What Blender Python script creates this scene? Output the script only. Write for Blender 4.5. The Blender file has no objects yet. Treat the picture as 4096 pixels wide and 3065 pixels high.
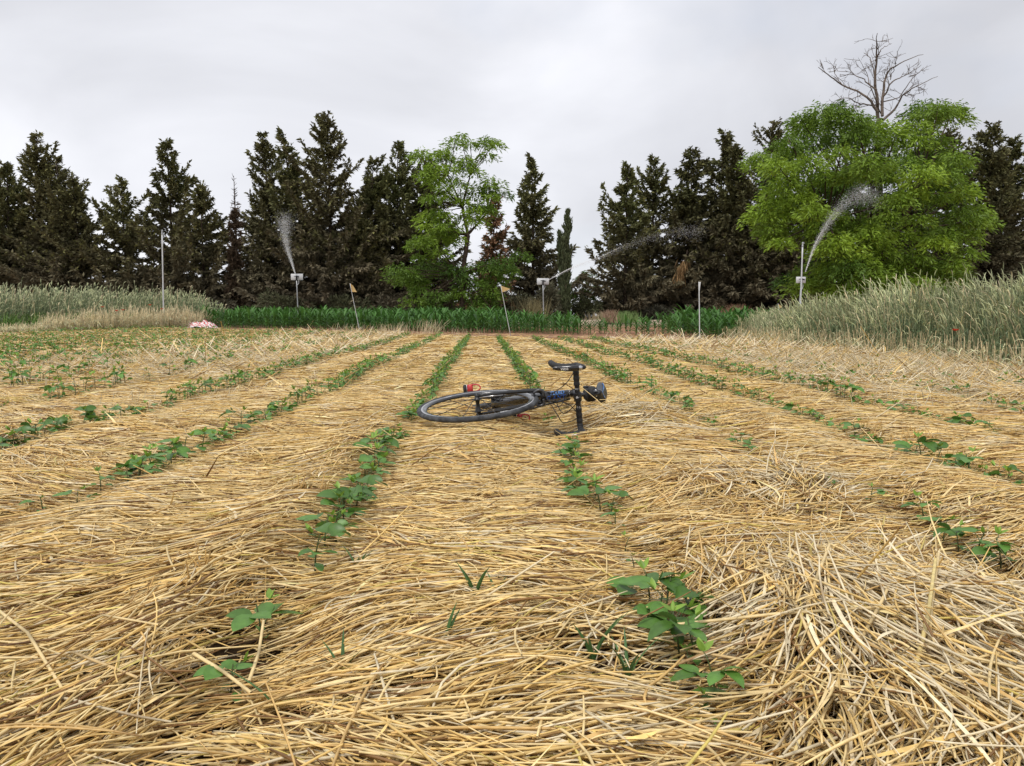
import bpy, math, random
import numpy as np
from mathutils import Vector, Matrix
# ------------------------------------------------------------------ camera, sky, sun, exposure
sc = bpy.context.scene
COL = sc.collection
CAMH = 0.63; FPX = 3078.0; HOR = 1265.0; CX, CY = 2048.0, 1532.5
PITCH = math.atan((CY - HOR) / FPX)
cam_d = bpy.data.cameras.new("camera"); cam = bpy.data.objects.new("camera", cam_d); COL.objects.link(cam)
cam.location = (0, 0, CAMH); cam.rotation_euler = (math.pi / 2 - PITCH, 0, 0)
cam_d.sensor_width = 36.0; cam_d.lens = FPX / 4096 * 36; cam_d.clip_start = 0.05; cam_d.clip_end = 3000
sc.camera = cam
SUN_EL, SUN_AZ = math.radians(58), math.radians(215)      # azimuth clockwise from +Y
world = bpy.data.worlds.new("World"); sc.world = world; world.use_nodes = True
nt = world.node_tree; N = nt.nodes; L = nt.links; N.clear()
def node(t, **k):
    n = N.new(t)
    for a, b in k.items(): setattr(n, a, b)
    return n
sky = node('ShaderNodeTexSky', sky_type='NISHITA', sun_disc=False, sun_elevation=SUN_EL, sun_rotation=SUN_AZ)
tc = node('ShaderNodeTexCoord'); mp = node('ShaderNodeMapping'); mp.inputs['Scale'].default_value = (1.0, 1.0, 1.5)
mp.inputs['Location'].default_value = (0.35, 0.0, 0.55)
L.new(tc.outputs['Generated'], mp.inputs['Vector'])
n1 = node('ShaderNodeTexNoise'); n1.inputs['Scale'].default_value = 1.9; n1.inputs['Detail'].default_value = 7; n1.inputs['Roughness'].default_value = 0.48; n1.inputs['Distortion'].default_value = 0.5
L.new(mp.outputs[0], n1.inputs['Vector'])
cr = node('ShaderNodeValToRGB'); e = cr.color_ramp.elements
e[0].position = 0.33; e[0].color = (4.5, 4.55, 4.85, 1); e[1].position = 0.66; e[1].color = (7.0, 7.05, 7.4, 1)
m_ = cr.color_ramp.elements.new(0.5); m_.color = (5.7, 5.76, 6.1, 1)
L.new(n1.outputs[0], cr.inputs[0])
n2 = node('ShaderNodeTexNoise'); n2.inputs['Scale'].default_value = 3.1; n2.inputs['Detail'].default_value = 4
L.new(mp.outputs[0], n2.inputs['Vector'])
mr = node('ShaderNodeMapRange'); mr.inputs[1].default_value = 0.55; mr.inputs[2].default_value = 0.8; mr.inputs[3].default_value = 0.97; mr.inputs[4].default_value = 0.72
L.new(n2.outputs[0], mr.inputs[0])
mx = node('ShaderNodeMix', data_type='RGBA')
L.new(mr.outputs[0], mx.inputs[0]); L.new(sky.outputs[0], mx.inputs[6]); L.new(cr.outputs[0], mx.inputs[7])
bg = node('ShaderNodeBackground'); bg.inputs['Strength'].default_value = 0.105
L.new(mx.outputs[2], bg.inputs['Color'])
wo = node('ShaderNodeOutputWorld'); L.new(bg.outputs[0], wo.inputs[0])
sun_d = bpy.data.lights.new("sun", 'SUN'); sun_d.energy = 1.5; sun_d.angle = math.radians(14); sun_d.color = (1.0, 0.96, 0.9)
sun = bpy.data.objects.new("sun", sun_d); COL.objects.link(sun)
sdir = Vector((math.sin(SUN_AZ) * math.cos(SUN_EL), math.cos(SUN_AZ) * math.cos(SUN_EL), math.sin(SUN_EL)))
sun.rotation_euler = sdir.to_track_quat('Z', 'Y').to_euler()
sc.view_settings.view_transform = 'Standard'; sc.view_settings.look = 'None'; sc.view_settings.gamma = 1
sc.view_settings.exposure = 0.5
sc.render.engine = 'CYCLES'
sc.cycles.max_bounces = 6; sc.cycles.diffuse_bounces = 3; sc.cycles.transparent_max_bounces = 12

# ------------------------------------------------------------------ helpers
R0 = np.random.default_rng(7)
random.seed(7)
def _h(ix, iy, s):
    n = (ix.astype(np.int64) * 374761393 + iy.astype(np.int64) * 668265263 + s * 1442695041) & 0xffffffff
    n = ((n ^ (n >> 13)) * 1274126177) & 0xffffffff
    n = (n ^ (n >> 16)) & 0xffff
    return n / 32767.5 - 1.0
def vn(x, y, s=0):
    x = np.asarray(x, float); y = np.asarray(y, float)
    xi = np.floor(x); yi = np.floor(y); u = x - xi; v = y - yi
    u = u * u * (3 - 2 * u); v = v * v * (3 - 2 * v)
    a = _h(xi, yi, s); b = _h(xi + 1, yi, s); c = _h(xi, yi + 1, s); d = _h(xi + 1, yi + 1, s)
    return (a * (1 - u) + b * u) * (1 - v) + (c * (1 - u) + d * u) * v
def sstep(a, b, x):
    t = np.clip((np.asarray(x, float) - a) / (b - a), 0, 1); return t * t * (3 - 2 * t)
ROWS = [-13.2, -12.3, -11.4, -10.5, -9.6, -8.7, -7.7, -6.8, -5.9, -5.0, -4.1, -3.2, -2.2, -1.29, -0.43, 0.385, 1.27, 1.94, 2.68, 3.5, 4.3, 5.1]
RDX = -0.036
def rowc(X, Y): return X - RDX * Y
def edgeY(X): return 21.0 - 0.60 * X             # where the straw ends
MOUNDS = [(0.72, 4.45, 0.28, 0.22, .07), (0.95, 2.55, 0.3, 0.25, .055), (0.62, 1.5, .38, .22, .022), (1.05, 1.45, .35, .3, .015),
          (-1.15, 2.0, .35, .35, .05), (-0.62, 2.2, .11, 1.0, .04), (-0.70, 3.4, .13, .8, .035), (2.6, 3.3, .4, .5, .05), (1.9, 2.3, .35, .3, .05),
          (-0.45, 1.35, .15, .15, -.02), (0.2, 1.32, .12, .13, -.025), (0.05, 5.0, .5, .5, -.03), (-0.05, 4.4, .5, .35, -.02), (0.31, 4.04, .26, .22, -.10), (0.05, 4.62, .3, .3, -.06), (.3, 3.75, .3, .1, .02)]
def gz(X, Y):
    X = np.asarray(X, float); Y = np.asarray(Y, float)
    z = 0.0135 * (np.clip(Y - 18, 0, 27)) * sstep(18, 24, Y)
    f = sstep(0.3, -0.3, Y - edgeY(X)) * sstep(-18, -16, X) * sstep(9, 7, X)
    c = rowc(X, Y); dmin = np.full(c.shape, 9.0)
    for r in ROWS: dmin = np.minimum(dmin, np.abs(c - r))
    dm = np.clip(dmin, 0, .45)
    zz = 0.028 * sstep(0.0, 0.28, dm) - 0.03
    zz = zz + 0.019 * vn(X / .5, Y / .42, 3) + 0.018 * vn(X / 1.3, Y / 1.3, 4) + 0.012 * vn(X / .19, Y / .15, 5)
    for mx_, my_, sx, sy, a in MOUNDS:
        if np.ndim(X) == 0 or True:
            zz = zz + a * np.exp(-((X - mx_) / sx) ** 2 - ((Y - my_) / sy) ** 2)
    return z + zz * f + (1 - f) * (0.02 * vn(X / 2., Y / 2., 8) - 0.02)
def gz1(x, y): return float(gz(np.array([x]), np.array([y]))[0])
CP, SP = math.cos(PITCH), math.sin(PITCH)
def ray(px, py):
    a = (px - CX) / FPX; b = (CY - py) / FPX
    return Vector((a, CP + b * SP, b * CP - SP))
def P3(px, py, d):            # point on the ray at depth Y = d
    r = ray(px, py); return Vector((0, 0, CAMH)) + r * (d / r.y)
def G(px, py):                # point on the ground
    r = ray(px, py); t = 1.0
    for _ in range(40):
        p = Vector((0, 0, CAMH)) + r * t
        g = gz1(p.x, p.y); t2 = (g - CAMH) / r.z if r.z < 0 else 40
        t = t * .4 + min(t2, 80) * .6
    p = Vector((0, 0, CAMH)) + r * t
    return Vector((p.x, p.y, gz1(p.x, p.y)))

class Acc:
    def __init__(s): s.V = []; s.F = []; s.C = []; s.n = 0
    def add(s, V, F, C=None):
        V = np.asarray(V, float).reshape(-1, 3)
        if C is None: C = np.ones((len(V), 3)) * .5
        C = np.broadcast_to(np.asarray(C, float), (len(V), 3))
        F = np.asarray(F, np.int64)
        s.V.append(V); s.C.append(C); s.F.append(F + s.n); s.n += len(V)
    def mesh(s, name, mat, smooth=True):
        V = np.concatenate(s.V); C = np.concatenate(s.C)
        me = bpy.data.meshes.new(name)
        me.vertices.add(len(V)); me.vertices.foreach_set('co', V.astype(np.float32).ravel())
        tot = [np.full(len(f), f.shape[1], np.int32) for f in s.F]
        tot = np.concatenate(tot); li = np.concatenate([f.ravel() for f in s.F]).astype(np.int32)
        st = np.concatenate([[0], np.cumsum(tot)[:-1]]).astype(np.int32)
        me.loops.add(len(li)); me.loops.foreach_set('vertex_index', li)
        me.polygons.add(len(tot)); me.polygons.foreach_set('loop_start', st); me.polygons.foreach_set('loop_total', tot)
        me.polygons.foreach_set('use_smooth', np.full(len(tot), smooth))
        ca = me.color_attributes.new('Col', 'FLOAT_COLOR', 'POINT')
        ca.data.foreach_set('color', np.concatenate([C, np.ones((len(C), 1))], 1).astype(np.float32).ravel())
        me.materials.append(mat); me.update(calc_edges=True)
        return me
    def obj(s, name, mat, parent=None, smooth=True):
        o = bpy.data.objects.new(name, s.mesh(name, mat, smooth)); COL.objects.link(o)
        if parent: o.parent = parent
        return o
def nrm(v): return v / np.maximum(np.linalg.norm(v, axis=-1, keepdims=True), 1e-9)
def frames(P, roll=None):
    T = np.empty_like(P); T[:, 1:-1] = P[:, 2:] - P[:, :-2]; T[:, 0] = P[:, 1] - P[:, 0]; T[:, -1] = P[:, -1] - P[:, -2]
    T = nrm(T); m = nrm(P[:, -1] - P[:, 0])
    ref = np.zeros_like(m); v = np.abs(m[:, 2]) > .85; ref[~v] = (0, 0, 1); ref[v] = (0, 1, 0)
    S = nrm(np.cross(T, ref[:, None, :])); U = np.cross(S, T)
    if roll is not None:
        c = np.cos(roll)[:, None, None]; s_ = np.sin(roll)[:, None, None]
        S, U = S * c + U * s_, U * c - S * s_
    return T, S, U
def tubes(acc, P, w, k=4, C=None, roll=None, flat=1.0, cap=False):
    P = np.asarray(P, float); n, m, _ = P.shape
    w = np.broadcast_to(np.asarray(w, float), (n, m))
    T, S, U = frames(P, roll)
    if k == 2:
        Q = np.stack([P - S * w[..., None], P + S * w[..., None]], 2)
    else:
        an = np.arange(k) * 2 * math.pi / k
        Q = np.stack([P + (S * math.cos(a) + U * math.sin(a) * flat) * w[..., None] for a in an], 2)
    if C is None: C = np.ones((n, m, 3)) * .5
    C = np.broadcast_to(np.asarray(C, float), (n, m, 3))
    CC = np.repeat(C[:, :, None, :], k, 2)
    idx = np.arange(n * m * k).reshape(n, m, k)
    kk = range(1) if k == 2 else range(k)
    F = [np.stack([idx[:, :-1, j], idx[:, :-1, (j + 1) % k], idx[:, 1:, (j + 1) % k], idx[:, 1:, j]], -1).reshape(-1, 4) for j in kk]
    F = np.concatenate(F)
    acc.add(Q.reshape(-1, 3), F, CC.reshape(-1, 3))
    if cap and k > 2:
        for e_ in (0, -1):
            b = acc.n - n * m * k
            f = idx[:, e_, :] + b
            if e_ == 0: f = f[:, ::-1]
            acc.F.append(f)
def blades(acc, P, w, C, fold=.25, roll=None):
    """three points across, folded along the midrib"""
    P = np.asarray(P, float); n, m, _ = P.shape
    w = np.broadcast_to(np.asarray(w, float), (n, m))
    T, S, U = frames(P, roll)
    W = w[..., None]
    Q = np.stack([P - S * W + U * W * fold, P, P + S * W + U * W * fold], 2)
    C = np.broadcast_to(np.asarray(C, float), (n, m, 3))
    CC = np.stack([C, C * 1.12, C], 2)
    idx = np.arange(n * m * 3).reshape(n, m, 3)
    F = np.concatenate([np.stack([idx[:, :-1, j], idx[:, :-1, j + 1], idx[:, 1:, j + 1], idx[:, 1:, j]], -1).reshape(-1, 4) for j in (0, 1)])
    acc.add(Q.reshape(-1, 3), F, CC.reshape(-1, 3))
def diamonds(acc, B, D, ln, wd, C, rng):
    """leaf-sized sprays: base B, direction D"""
    n = len(B); D = nrm(D)
    rv = nrm(rng.normal(size=(n, 3))); S = nrm(np.cross(D, rv))
    ln = np.broadcast_to(ln, (n,))[:, None]; wd = np.broadcast_to(wd, (n,))[:, None]
    sag = np.zeros((n, 3)); sag[:, 2] = -.12
    M = B + D * ln * .45; T = B + D * ln + sag * ln
    Q = np.stack([B, M + S * wd * .5, T, M - S * wd * .5], 1)
    idx = np.arange(n * 4).reshape(n, 4)
    acc.add(Q.reshape(-1, 3), idx, np.repeat(C[:, None, :], 4, 1).reshape(-1, 3))

# ------------------------------------------------------------------ materials
def mat(name, col=(.5, .5, .5), rough=.6, metal=0.0, spec=.5, noise=None, bump=None, coat=0, attr=False, trans=0.0, alpha=1.0):
    m = bpy.data.materials.new(name); m.use_nodes = True
    t = m.node_tree; n = t.nodes; l = t.links; b = n['Principled BSDF']
    b.inputs['Base Color'].default_value = (*col, 1); b.inputs['Roughness'].default_value = rough
    b.inputs['Metallic'].default_value = metal; b.inputs['Specular IOR Level'].default_value = spec
    b.inputs['Coat Weight'].default_value = coat; b.inputs['Coat Roughness'].default_value = .08
    src = None
    if attr:
        a = n.new('ShaderNodeVertexColor'); a.layer_name = 'Col'; src = a.outputs[0]
    if noise:      # (scale, dark multiplier, light multiplier)
        tcn = n.new('ShaderNodeTexCoord'); tx = n.new('ShaderNodeTexNoise'); tx.inputs['Scale'].default_value = noise[0]; tx.inputs['Detail'].default_value = 6
        l.new(tcn.outputs['Object'], tx.inputs['Vector'])
        r = n.new('ShaderNodeValToRGB'); r.color_ramp.elements[0].position = .35; r.color_ramp.elements[1].position = .68
        r.color_ramp.elements[0].color = (noise[1],) * 3 + (1,); r.color_ramp.elements[1].color = (noise[2],) * 3 + (1,)
        l.new(tx.outputs[0], r.inputs[0])
        mm = n.new('ShaderNodeMix'); mm.data_type = 'RGBA'; mm.blend_type = 'MULTIPLY'; mm.inputs[0].default_value = 1
        if src: l.new(src, mm.inputs[6])
        else: mm.inputs[6].default_value = (*col, 1)
        l.new(r.outputs[0], mm.inputs[7]); src = mm.outputs[2]
    if src: l.new(src, b.inputs['Base Color'])
    if bump:
        tcn = n.new('ShaderNodeTexCoord'); tx = n.new('ShaderNodeTexNoise'); tx.inputs['Scale'].default_value = bump[0]; tx.inputs['Detail'].default_value = 8
        l.new(tcn.outputs['Object'], tx.inputs['Vector'])
        bp = n.new('ShaderNodeBump'); bp.inputs['Strength'].default_value = bump[1]; bp.inputs['Distance'].default_value = bump[2]
        l.new(tx.outputs[0], bp.inputs['Height']); l.new(bp.outputs[0], b.inputs['Normal'])
    if trans > 0:
        tr = n.new('ShaderNodeBsdfTranslucent'); ms = n.new('ShaderNodeMixShader'); ms.inputs[0].default_value = trans
        if src: l.new(src, tr.inputs[0])
        else: tr.inputs[0].default_value = (*col, 1)
        l.new(b.outputs[0], ms.inputs[1]); l.new(tr.outputs[0], ms.inputs[2]); l.new(ms.outputs[0], n['Material Output'].inputs[0])
    if alpha < 1: b.inputs['Alpha'].default_value = alpha
    return m
M_straw = mat('straw', rough=.42, spec=.4, attr=True, noise=(60, .82, 1.12))
M_leafy = mat('leafy', rough=.5, spec=.35, attr=True, trans=.28)
M_soy = mat('soy_leaf', rough=.42, spec=.45, attr=True, trans=.22, noise=(70, .85, 1.15))
M_conif = mat('conifer', rough=.75, spec=.15, attr=True, trans=.08)
M_rye = mat('rye', rough=.5, spec=.3, attr=True, trans=.2)
M_bark = mat('bark', (.085, .062, .045), .9, spec=.1, noise=(9, .6, 1.3), bump=(14, .6, .03))
M_bare = mat('bare_wood', (.16, .125, .10), .85, spec=.15, noise=(6, .7, 1.25))
M_black = mat('black_paint', (.012, .012, .014), .22, coat=.6, noise=(30, .7, 1.2))
M_matte = mat('black_alloy', (.018, .018, .019), .38, metal=.2, noise=(50, .8, 1.2))
M_tape = mat('bar_tape', (.014, .014, .015), .62, bump=(220, .5, .001), noise=(60, .8, 1.3))
M_rub = mat('tyre_rubber', (.045, .047, .05), .8, noise=(28, .45, 1.9), bump=(150, .6, .002))
M_silver = mat('silver', (.62, .62, .63), .28, metal=1.0, noise=(40, .85, 1.05))
M_track = mat('brake_track', (.55, .55, .56), .35, metal=.6, noise=(20, .85, 1.05))
M_blue = mat('blue_paint', (.02, .1, .42), .28, coat=.4, noise=(25, .8, 1.25))
M_lblue = mat('light_blue_paint', (.08, .25, .62), .3, coat=.4, noise=(25, .8, 1.2))
M_white = mat('white_paint', (.75, .75, .75), .4, noise=(10, .9, 1.03))
M_red = mat('red_plastic', (.5, .03, .03), .35, noise=(30, .8, 1.15))
M_pole = mat('white_pipe', (.62, .63, .64), .45, noise=(3, .85, 1.05))
M_galv = mat('grey_steel', (.42, .43, .44), .45, metal=.4, noise=(6, .8, 1.1))
M_dkgrey = mat('dark_grey_alloy', (.09, .09, .095), .35, metal=.5, noise=(30, .8, 1.2))
M_flag = mat('flag_cloth', (.78, .58, .28), .8, spec=.1, trans=.35, noise=(7, .85, 1.08))
M_bag = mat('bag_fabric', (.012, .012, .013), .75, bump=(300, .4, .001), noise=(40, .8, 1.3))
M_sad = mat('saddle_cover', (.05, .055, .062), .42, noise=(30, .75, 1.2))

def ground_mat():
    m = bpy.data.materials.new('soil'); m.use_nodes = True; t = m.node_tree; n = t.nodes; l = t.links; b = n['Principled BSDF']
    b.inputs['Roughness'].default_value = .95; b.inputs['Specular IOR Level'].default_value = .1
    a = n.new('ShaderNodeVertexColor'); a.layer_name = 'Col'
    tcn = n.new('ShaderNodeTexCoord')
    x1 = n.new('ShaderNodeTexNoise'); x1.inputs['Scale'].default_value = 22; x1.inputs['Detail'].default_value = 10; x1.inputs['Roughness'].default_value = .7
    x2 = n.new('ShaderNodeTexNoise'); x2.inputs['Scale'].default_value = 1.6; x2.inputs['Detail'].default_value = 5
    l.new(tcn.outputs['Object'], x1.inputs[0]); l.new(tcn.outputs['Object'], x2.inputs[0])
    ad = n.new('ShaderNodeMath'); ad.operation = 'ADD'; l.new(x1.outputs[0], ad.inputs[0]); l.new(x2.outputs[0], ad.inputs[1])
    r = n.new('ShaderNodeMapRange'); r.inputs[1].default_value = .7; r.inputs[2].default_value = 1.35; r.inputs[3].default_value = .55; r.inputs[4].default_value = 1.4
    l.new(ad.outputs[0], r.inputs[0])
    mm = n.new('ShaderNodeMix'); mm.data_type = 'RGBA'; mm.blend_type = 'MULTIPLY'; mm.inputs[0].default_value = 1
    l.new(a.outputs[0], mm.inputs[6]); l.new(r.outputs[0], mm.inputs[7]); l.new(mm.outputs[2], b.inputs[0])
    bp = n.new('ShaderNodeBump'); bp.inputs['Strength'].default_value = .9; bp.inputs['Distance'].default_value = .02
    l.new(x1.outputs[0], bp.inputs['Height']); l.new(bp.outputs[0], b.inputs['Normal'])
    return m
M_soil = ground_mat()

def tag(o, label=None, cat=None, group=None, kind=None):
    if label: o['label'] = label
    if cat: o['category'] = cat
    if group: o['group'] = group
    if kind: o['kind'] = kind
    return o
def empty(name, loc=(0, 0, 0)):
    o = bpy.data.objects.new(name, None); COL.objects.link(o); o.location = loc; o.empty_display_size = .1
    return o

# ------------------------------------------------------------------ the ground
def build_ground():
    def axis(segs):
        a = [segs[0][0]]
        for s0, s1, st in segs:
            nn = max(1, int(round((s1 - s0) / st))); a += list(np.linspace(s0, s1, nn + 1)[1:])
        return np.array(a)
    xs = axis([(-1500, -200, 260), (-200, -40, 20), (-40, -18, 2), (-18, -4, .2), (-4, 4, .05), (4, 18, .2), (18, 40, 2), (40, 200, 20), (200, 1500, 260)])
    ys = axis([(-60, -2, 6), (-2, .6, .3), (.6, 5, .045), (5, 12, .1), (12, 34, .25), (34, 60, 1.2), (60, 300, 24), (300, 1900, 320)])
    X, Y = np.meshgrid(xs, ys); Z = gz(X, Y)
    fld = sstep(0.25, -.25, Y - edgeY(X) + .5 * vn(X / .6, Y / .6, 9)) * sstep(-18, -16, X) * sstep(9, 7, X)
    mulch = np.array([.06, .036, .018]); red = np.array([.30, .165, .10]); tan = np.array([.24, .2, .13])  # mulch: dark soil under the straw, darkened further to paint shade in gaps
    road = sstep(30, 38, Y)
    C = red * (1 - road)[..., None] + tan * road[..., None]
    C = mulch * fld[..., None] + C * (1 - fld)[..., None]
    acc = Acc(); ny, nx = X.shape; idx = np.arange(nx * ny).reshape(ny, nx)
    F = np.stack([idx[:-1, :-1], idx[:-1, 1:], idx[1:, 1:], idx[1:, :-1]], -1).reshape(-1, 4)
    acc.add(np.stack([X, Y, Z], -1).reshape(-1, 3), F, C.reshape(-1, 3))
    return acc.obj('ground', M_soil)
tag(build_ground(), kind='structure')
# pale dirt track between the maize and the trees, rising to the right
def build_road():
    acc = Acc(); xs = np.linspace(-40, 60, 160); rowsv = []
    for k, (dy, up) in enumerate([(-2.2, -.5), (-1.9, .0), (0, .03), (1.9, .0), (2.2, -.5)]):
        y = 39.5 + dy + .3 * vn(xs / 6, xs * 0, 31); base = .42 + .55 * sstep(10, 22, xs)
        z = base + up + .015 * vn(xs / .7, xs * 0 + k, 32)
        rowsv.append(np.stack([xs, y, z], -1))
    V = np.stack(rowsv); n, m = V.shape[:2]; idx = np.arange(n * m).reshape(n, m)
    F = np.stack([idx[:-1, :-1], idx[:-1, 1:], idx[1:, 1:], idx[1:, :-1]], -1).reshape(-1, 4)
    acc.add(V.reshape(-1, 3), F, np.array([.42, .32, .25]))
    return acc.obj('dirt_road', M_soil)
tag(build_road(), kind='structure')

# ------------------------------------------------------------------ the straw mulch
PAL = np.array([[.83, .63, .30], [.79, .54, .19], [.64, .41, .145], [.26, .135, .045], [.77, .64, .41], [.66, .52, .14]])
PW = np.array([.40, .30, .12, .065, .10, .025])
def straw_dir(X, Y, rng):
    a = .5 * vn(X / 1.1, Y / 1.1, 11) + 1.1 * vn(X / .4, Y / .33, 12) * sstep(-.5, .4, vn(X / 1.3, Y / 1.3, 13)) + .3 * vn(X / .17, Y / .14, 17)
    c = rowc(X, Y)
    w = np.exp(-((c + .60 + .06 * vn(Y / .4, Y * 0, 18)) / .17) ** 2) * sstep(5.8, 4.5, Y)                 # swept along the row left of centre
    a = a * (1 - w) + w * (1.35 + .25 * vn(X / .3, Y / .3, 14))
    w = np.exp(-(np.abs(X - 1.0) / .55) ** 4 - (np.abs(Y - 1.4) / .5) ** 4)
    a = a * (1 - w) + w * (1.75 + .75 * vn(X / .25, Y / .25, 15))
    w = np.exp(-((X - .78) / .22) ** 2 - ((Y - 2.6) / .3) ** 2)
    a = a * (1 - w) + w * (1.9 + .5 * vn(X / .25, Y / .25, 16))
    w = np.exp(-((X + 1.2) / .45) ** 2 - ((Y - 2.1) / .5) ** 2)
    a = a * (1 - w) + w * (.5 - 1.1 * (X + 1.2))
    n = len(X); j = rng.normal(0, .34, n); o = rng.random(n)
    j = np.where(o < .27, rng.normal(0, .75, n), j); j = np.where(o < .03, rng.uniform(-1.6, 1.6, n), j)
    return a + j
def mess(X, Y):      # how loose and upright the straw lies here
    c = rowc(X, Y)
    m = sstep(-6.5, -5, c) * sstep(-1.9, -2.6, c) * sstep(6, 9, Y) * .8
    m = np.maximum(m, sstep(2.6, 3.4, c) * sstep(4.5, 6, Y) * 1.0)
    m = np.maximum(m, np.exp(-((X - .95) / .6) ** 2 - ((Y - 1.4) / .5) ** 2) * 1.0)
    m = np.maximum(m, np.exp(-((X - .75) / .3) ** 2 - ((Y - 4.4) / .35) ** 2) * .9)
    m = np.maximum(m, np.exp(-((X - .95) / .3) ** 2 - ((Y - 2.6) / .3) ** 2) * .7)
    return m
def straw_colors(n, m, rng, pale=None):
    ci = rng.choice(len(PAL), n, p=PW / PW.sum()); b = PAL[ci] * rng.uniform(.74, 1.1, n)[:, None]
    if pale is not None:
        q = (rng.random(n) < .55 * pale)[:, None]
        b = np.where(q, np.array([.74, .63, .42]) * rng.uniform(.85, 1.12, n)[:, None], b)
    C = np.repeat(b[:, None, :], m, 1)
    if m >= 5:
        nodep = rng.integers(0, m, n); has = rng.random(n) < .35
        C[np.arange(n)[has], nodep[has]] *= np.array([.5, .42, .34])
    g = rng.uniform(-.12, .12, n)[:, None, None] * np.linspace(-1, 1, m)[None, :, None]
    return np.clip(C * (1 + g), 0, .95)
def straws(acc, X, Y, rng, Lr, wr, m, k, depth=.038, tiltmul=1.0):
    n = len(X); a = straw_dir(X, Y, rng); ms = mess(X, Y)
    Ln = rng.uniform(*Lr, n) * rng.choice([.45, 1, 1, 1.25], n)
    w = rng.uniform(*wr, n)
    lay = rng.random(n) ** .8 * depth * (1 + .8 * ms)
    c_ = rowc(X, Y); dm_ = np.full(n, 9.0)
    for r_ in ROWS: dm_ = np.minimum(dm_, np.abs(c_ - r_))
    lay = lay * (.25 + .75 * sstep(.03, .13, dm_))
    tilt = rng.normal(0, .045, n) * tiltmul
    up = rng.random(n) < (.05 + .28 * ms)
    tilt = np.where(up, rng.normal(0, .28, n) * (1 + .6 * ms), tilt)
    t = np.linspace(-.5, .5, m)[None, :]
    d = np.stack([np.cos(a), np.sin(a)], -1); p = np.stack([-d[:, 1], d[:, 0]], -1)
    bend = rng.normal(0, .045, n)[:, None] * Ln[:, None] * (4 * t * t)
    kink = (rng.random(n) < .16)[:, None] * rng.normal(0, .45, n)[:, None] * np.maximum(0, t - rng.uniform(-.2, .2, n)[:, None]) * Ln[:, None]
    s = t * Ln[:, None]
    XX = X[:, None] + d[:, :1] * s + p[:, :1] * (bend + kink); YY = Y[:, None] + d[:, 1:] * s + p[:, 1:] * (bend + kink)
    zc = gz(X, Y); zp = gz(XX, YY)
    Z = zc[:, None] * .35 + zp * .65 + lay[:, None] + tilt[:, None] * s + (-.25 * rng.random(n)[:, None] * s * s / np.maximum(Ln[:, None], .05)) * .5
    Z = np.maximum(Z, zp + .002)
    P = np.stack([XX, YY, Z], -1)
    fl = rng.random(n) < .16                                               # flat dry leaf blades
    taper = 1 - .35 * np.abs(t * 2) ** 3
    W = w[:, None] * taper
    C = straw_colors(n, m, rng, ms)
    if k >= 3:
        q = ~fl
        tubes(acc, P[q], W[q], k, C[q], roll=rng.uniform(0, 1.5, q.sum()))
        Pf = P[fl]; tw = rng.uniform(-.6, .6, fl.sum())
        tubes(acc, Pf, W[fl] * 1.55 * np.sin(np.pi * np.linspace(.08, .92, m))[None, :], 2, np.clip(C[fl] * 1.12, 0, .9), roll=tw)
    else:
        tubes(acc, P, W, 2, C, roll=rng.normal(0, .45, n))
def in_field(X, Y): return (Y < edgeY(X) + .35 * vn(X / .5, Y / .5, 9)) & (X > left_edge(Y) - .6) & (X < 6.6)
def left_edge(Y): return -15.5 + (Y - 23) * .34 - .0 * Y
def sample(dens, y0, y1, rng, marg=.7, half=.70):
    area = 0; ymid = np.linspace(y0, y1, 400); wv = 2 * (half * ymid + marg); area = np.trapezoid(wv, ymid) if hasattr(np, 'trapezoid') else np.trapz(wv, ymid)
    n = int(area * dens); c = np.cumsum(wv); c = c / c[-1]
    Y = np.interp(rng.random(n), c, ymid); X = rng.uniform(-1, 1, n) * (half * Y + marg)
    return X, Y
def thin(X, Y, rng):
    c = rowc(X, Y); dm = np.full(c.shape, 9.0)
    for r in ROWS: dm = np.minimum(dm, np.abs(c - r - .02 * vn(X * 0 + r, Y / .4, 21)))
    keep = rng.random(len(X)) < np.where(dm < .055, .3, 1.0)
    # worn holes where soil shows
    hole = vn(X / .3, Y / .22, 22) + .5 * vn(X / .11, Y / .1, 23)
    keep &= ~((hole > .98) & (rng.random(len(X)) < .75))
    keep &= ~((((X - .19) / .15) ** 2 + ((Y - 1.3) / .1) ** 2 < 1) & (rng.random(len(X)) < .8))
    keep &= ~((((X + .5) / .12) ** 2 + ((Y - 1.38) / .1) ** 2 < 1) & (rng.random(len(X)) < .75))
    return X[keep], Y[keep]
def build_straw():
    rng = np.random.default_rng(21); acc = Acc()
    X, Y = thin(*sample(6600, .6, 3.0, rng, .9), rng); straws(acc, X, Y, rng, (.06, .29), (.0010, .0026), 6, 5, depth=.062)
    X, Y = thin(*sample(2600, .72, 3.4, rng, .8), rng); straws(acc, X, Y, rng, (.03, .10), (.0008, .0022), 4, 3, depth=.058, tiltmul=4)
    X, Y = thin(*sample(2600, 2.9, 6.2, rng, .9), rng); straws(acc, X, Y, rng, (.10, .36), (.0017, .0034), 4, 4, depth=.058)
    X, Y = thin(*sample(1150, 6.1, 11, rng, 1.1), rng); q = in_field(X, Y); straws(acc, X[q], Y[q], rng, (.18, .48), (.0034, .0056), 3, 3, depth=.055)
    X, Y = thin(*sample(620, 10.9, 33, rng, 1), rng); q = in_field(X, Y); straws(acc, X[q], Y[q], rng, (.2, .55), (.005, .009), 3, 2, depth=.06)
    # stray straw on the red soil strip
    X, Y = sample(26, 16, 34, rng, 1); q = (Y > edgeY(X)) & (Y < edgeY(X) + 3.2) & (X > -13.5) & (X < 6.5); straws(acc, X[q], Y[q], rng, (.15, .35), (.003, .006), 3, 2, depth=.012)
    return acc.obj('straw_mulch', M_straw)
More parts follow.
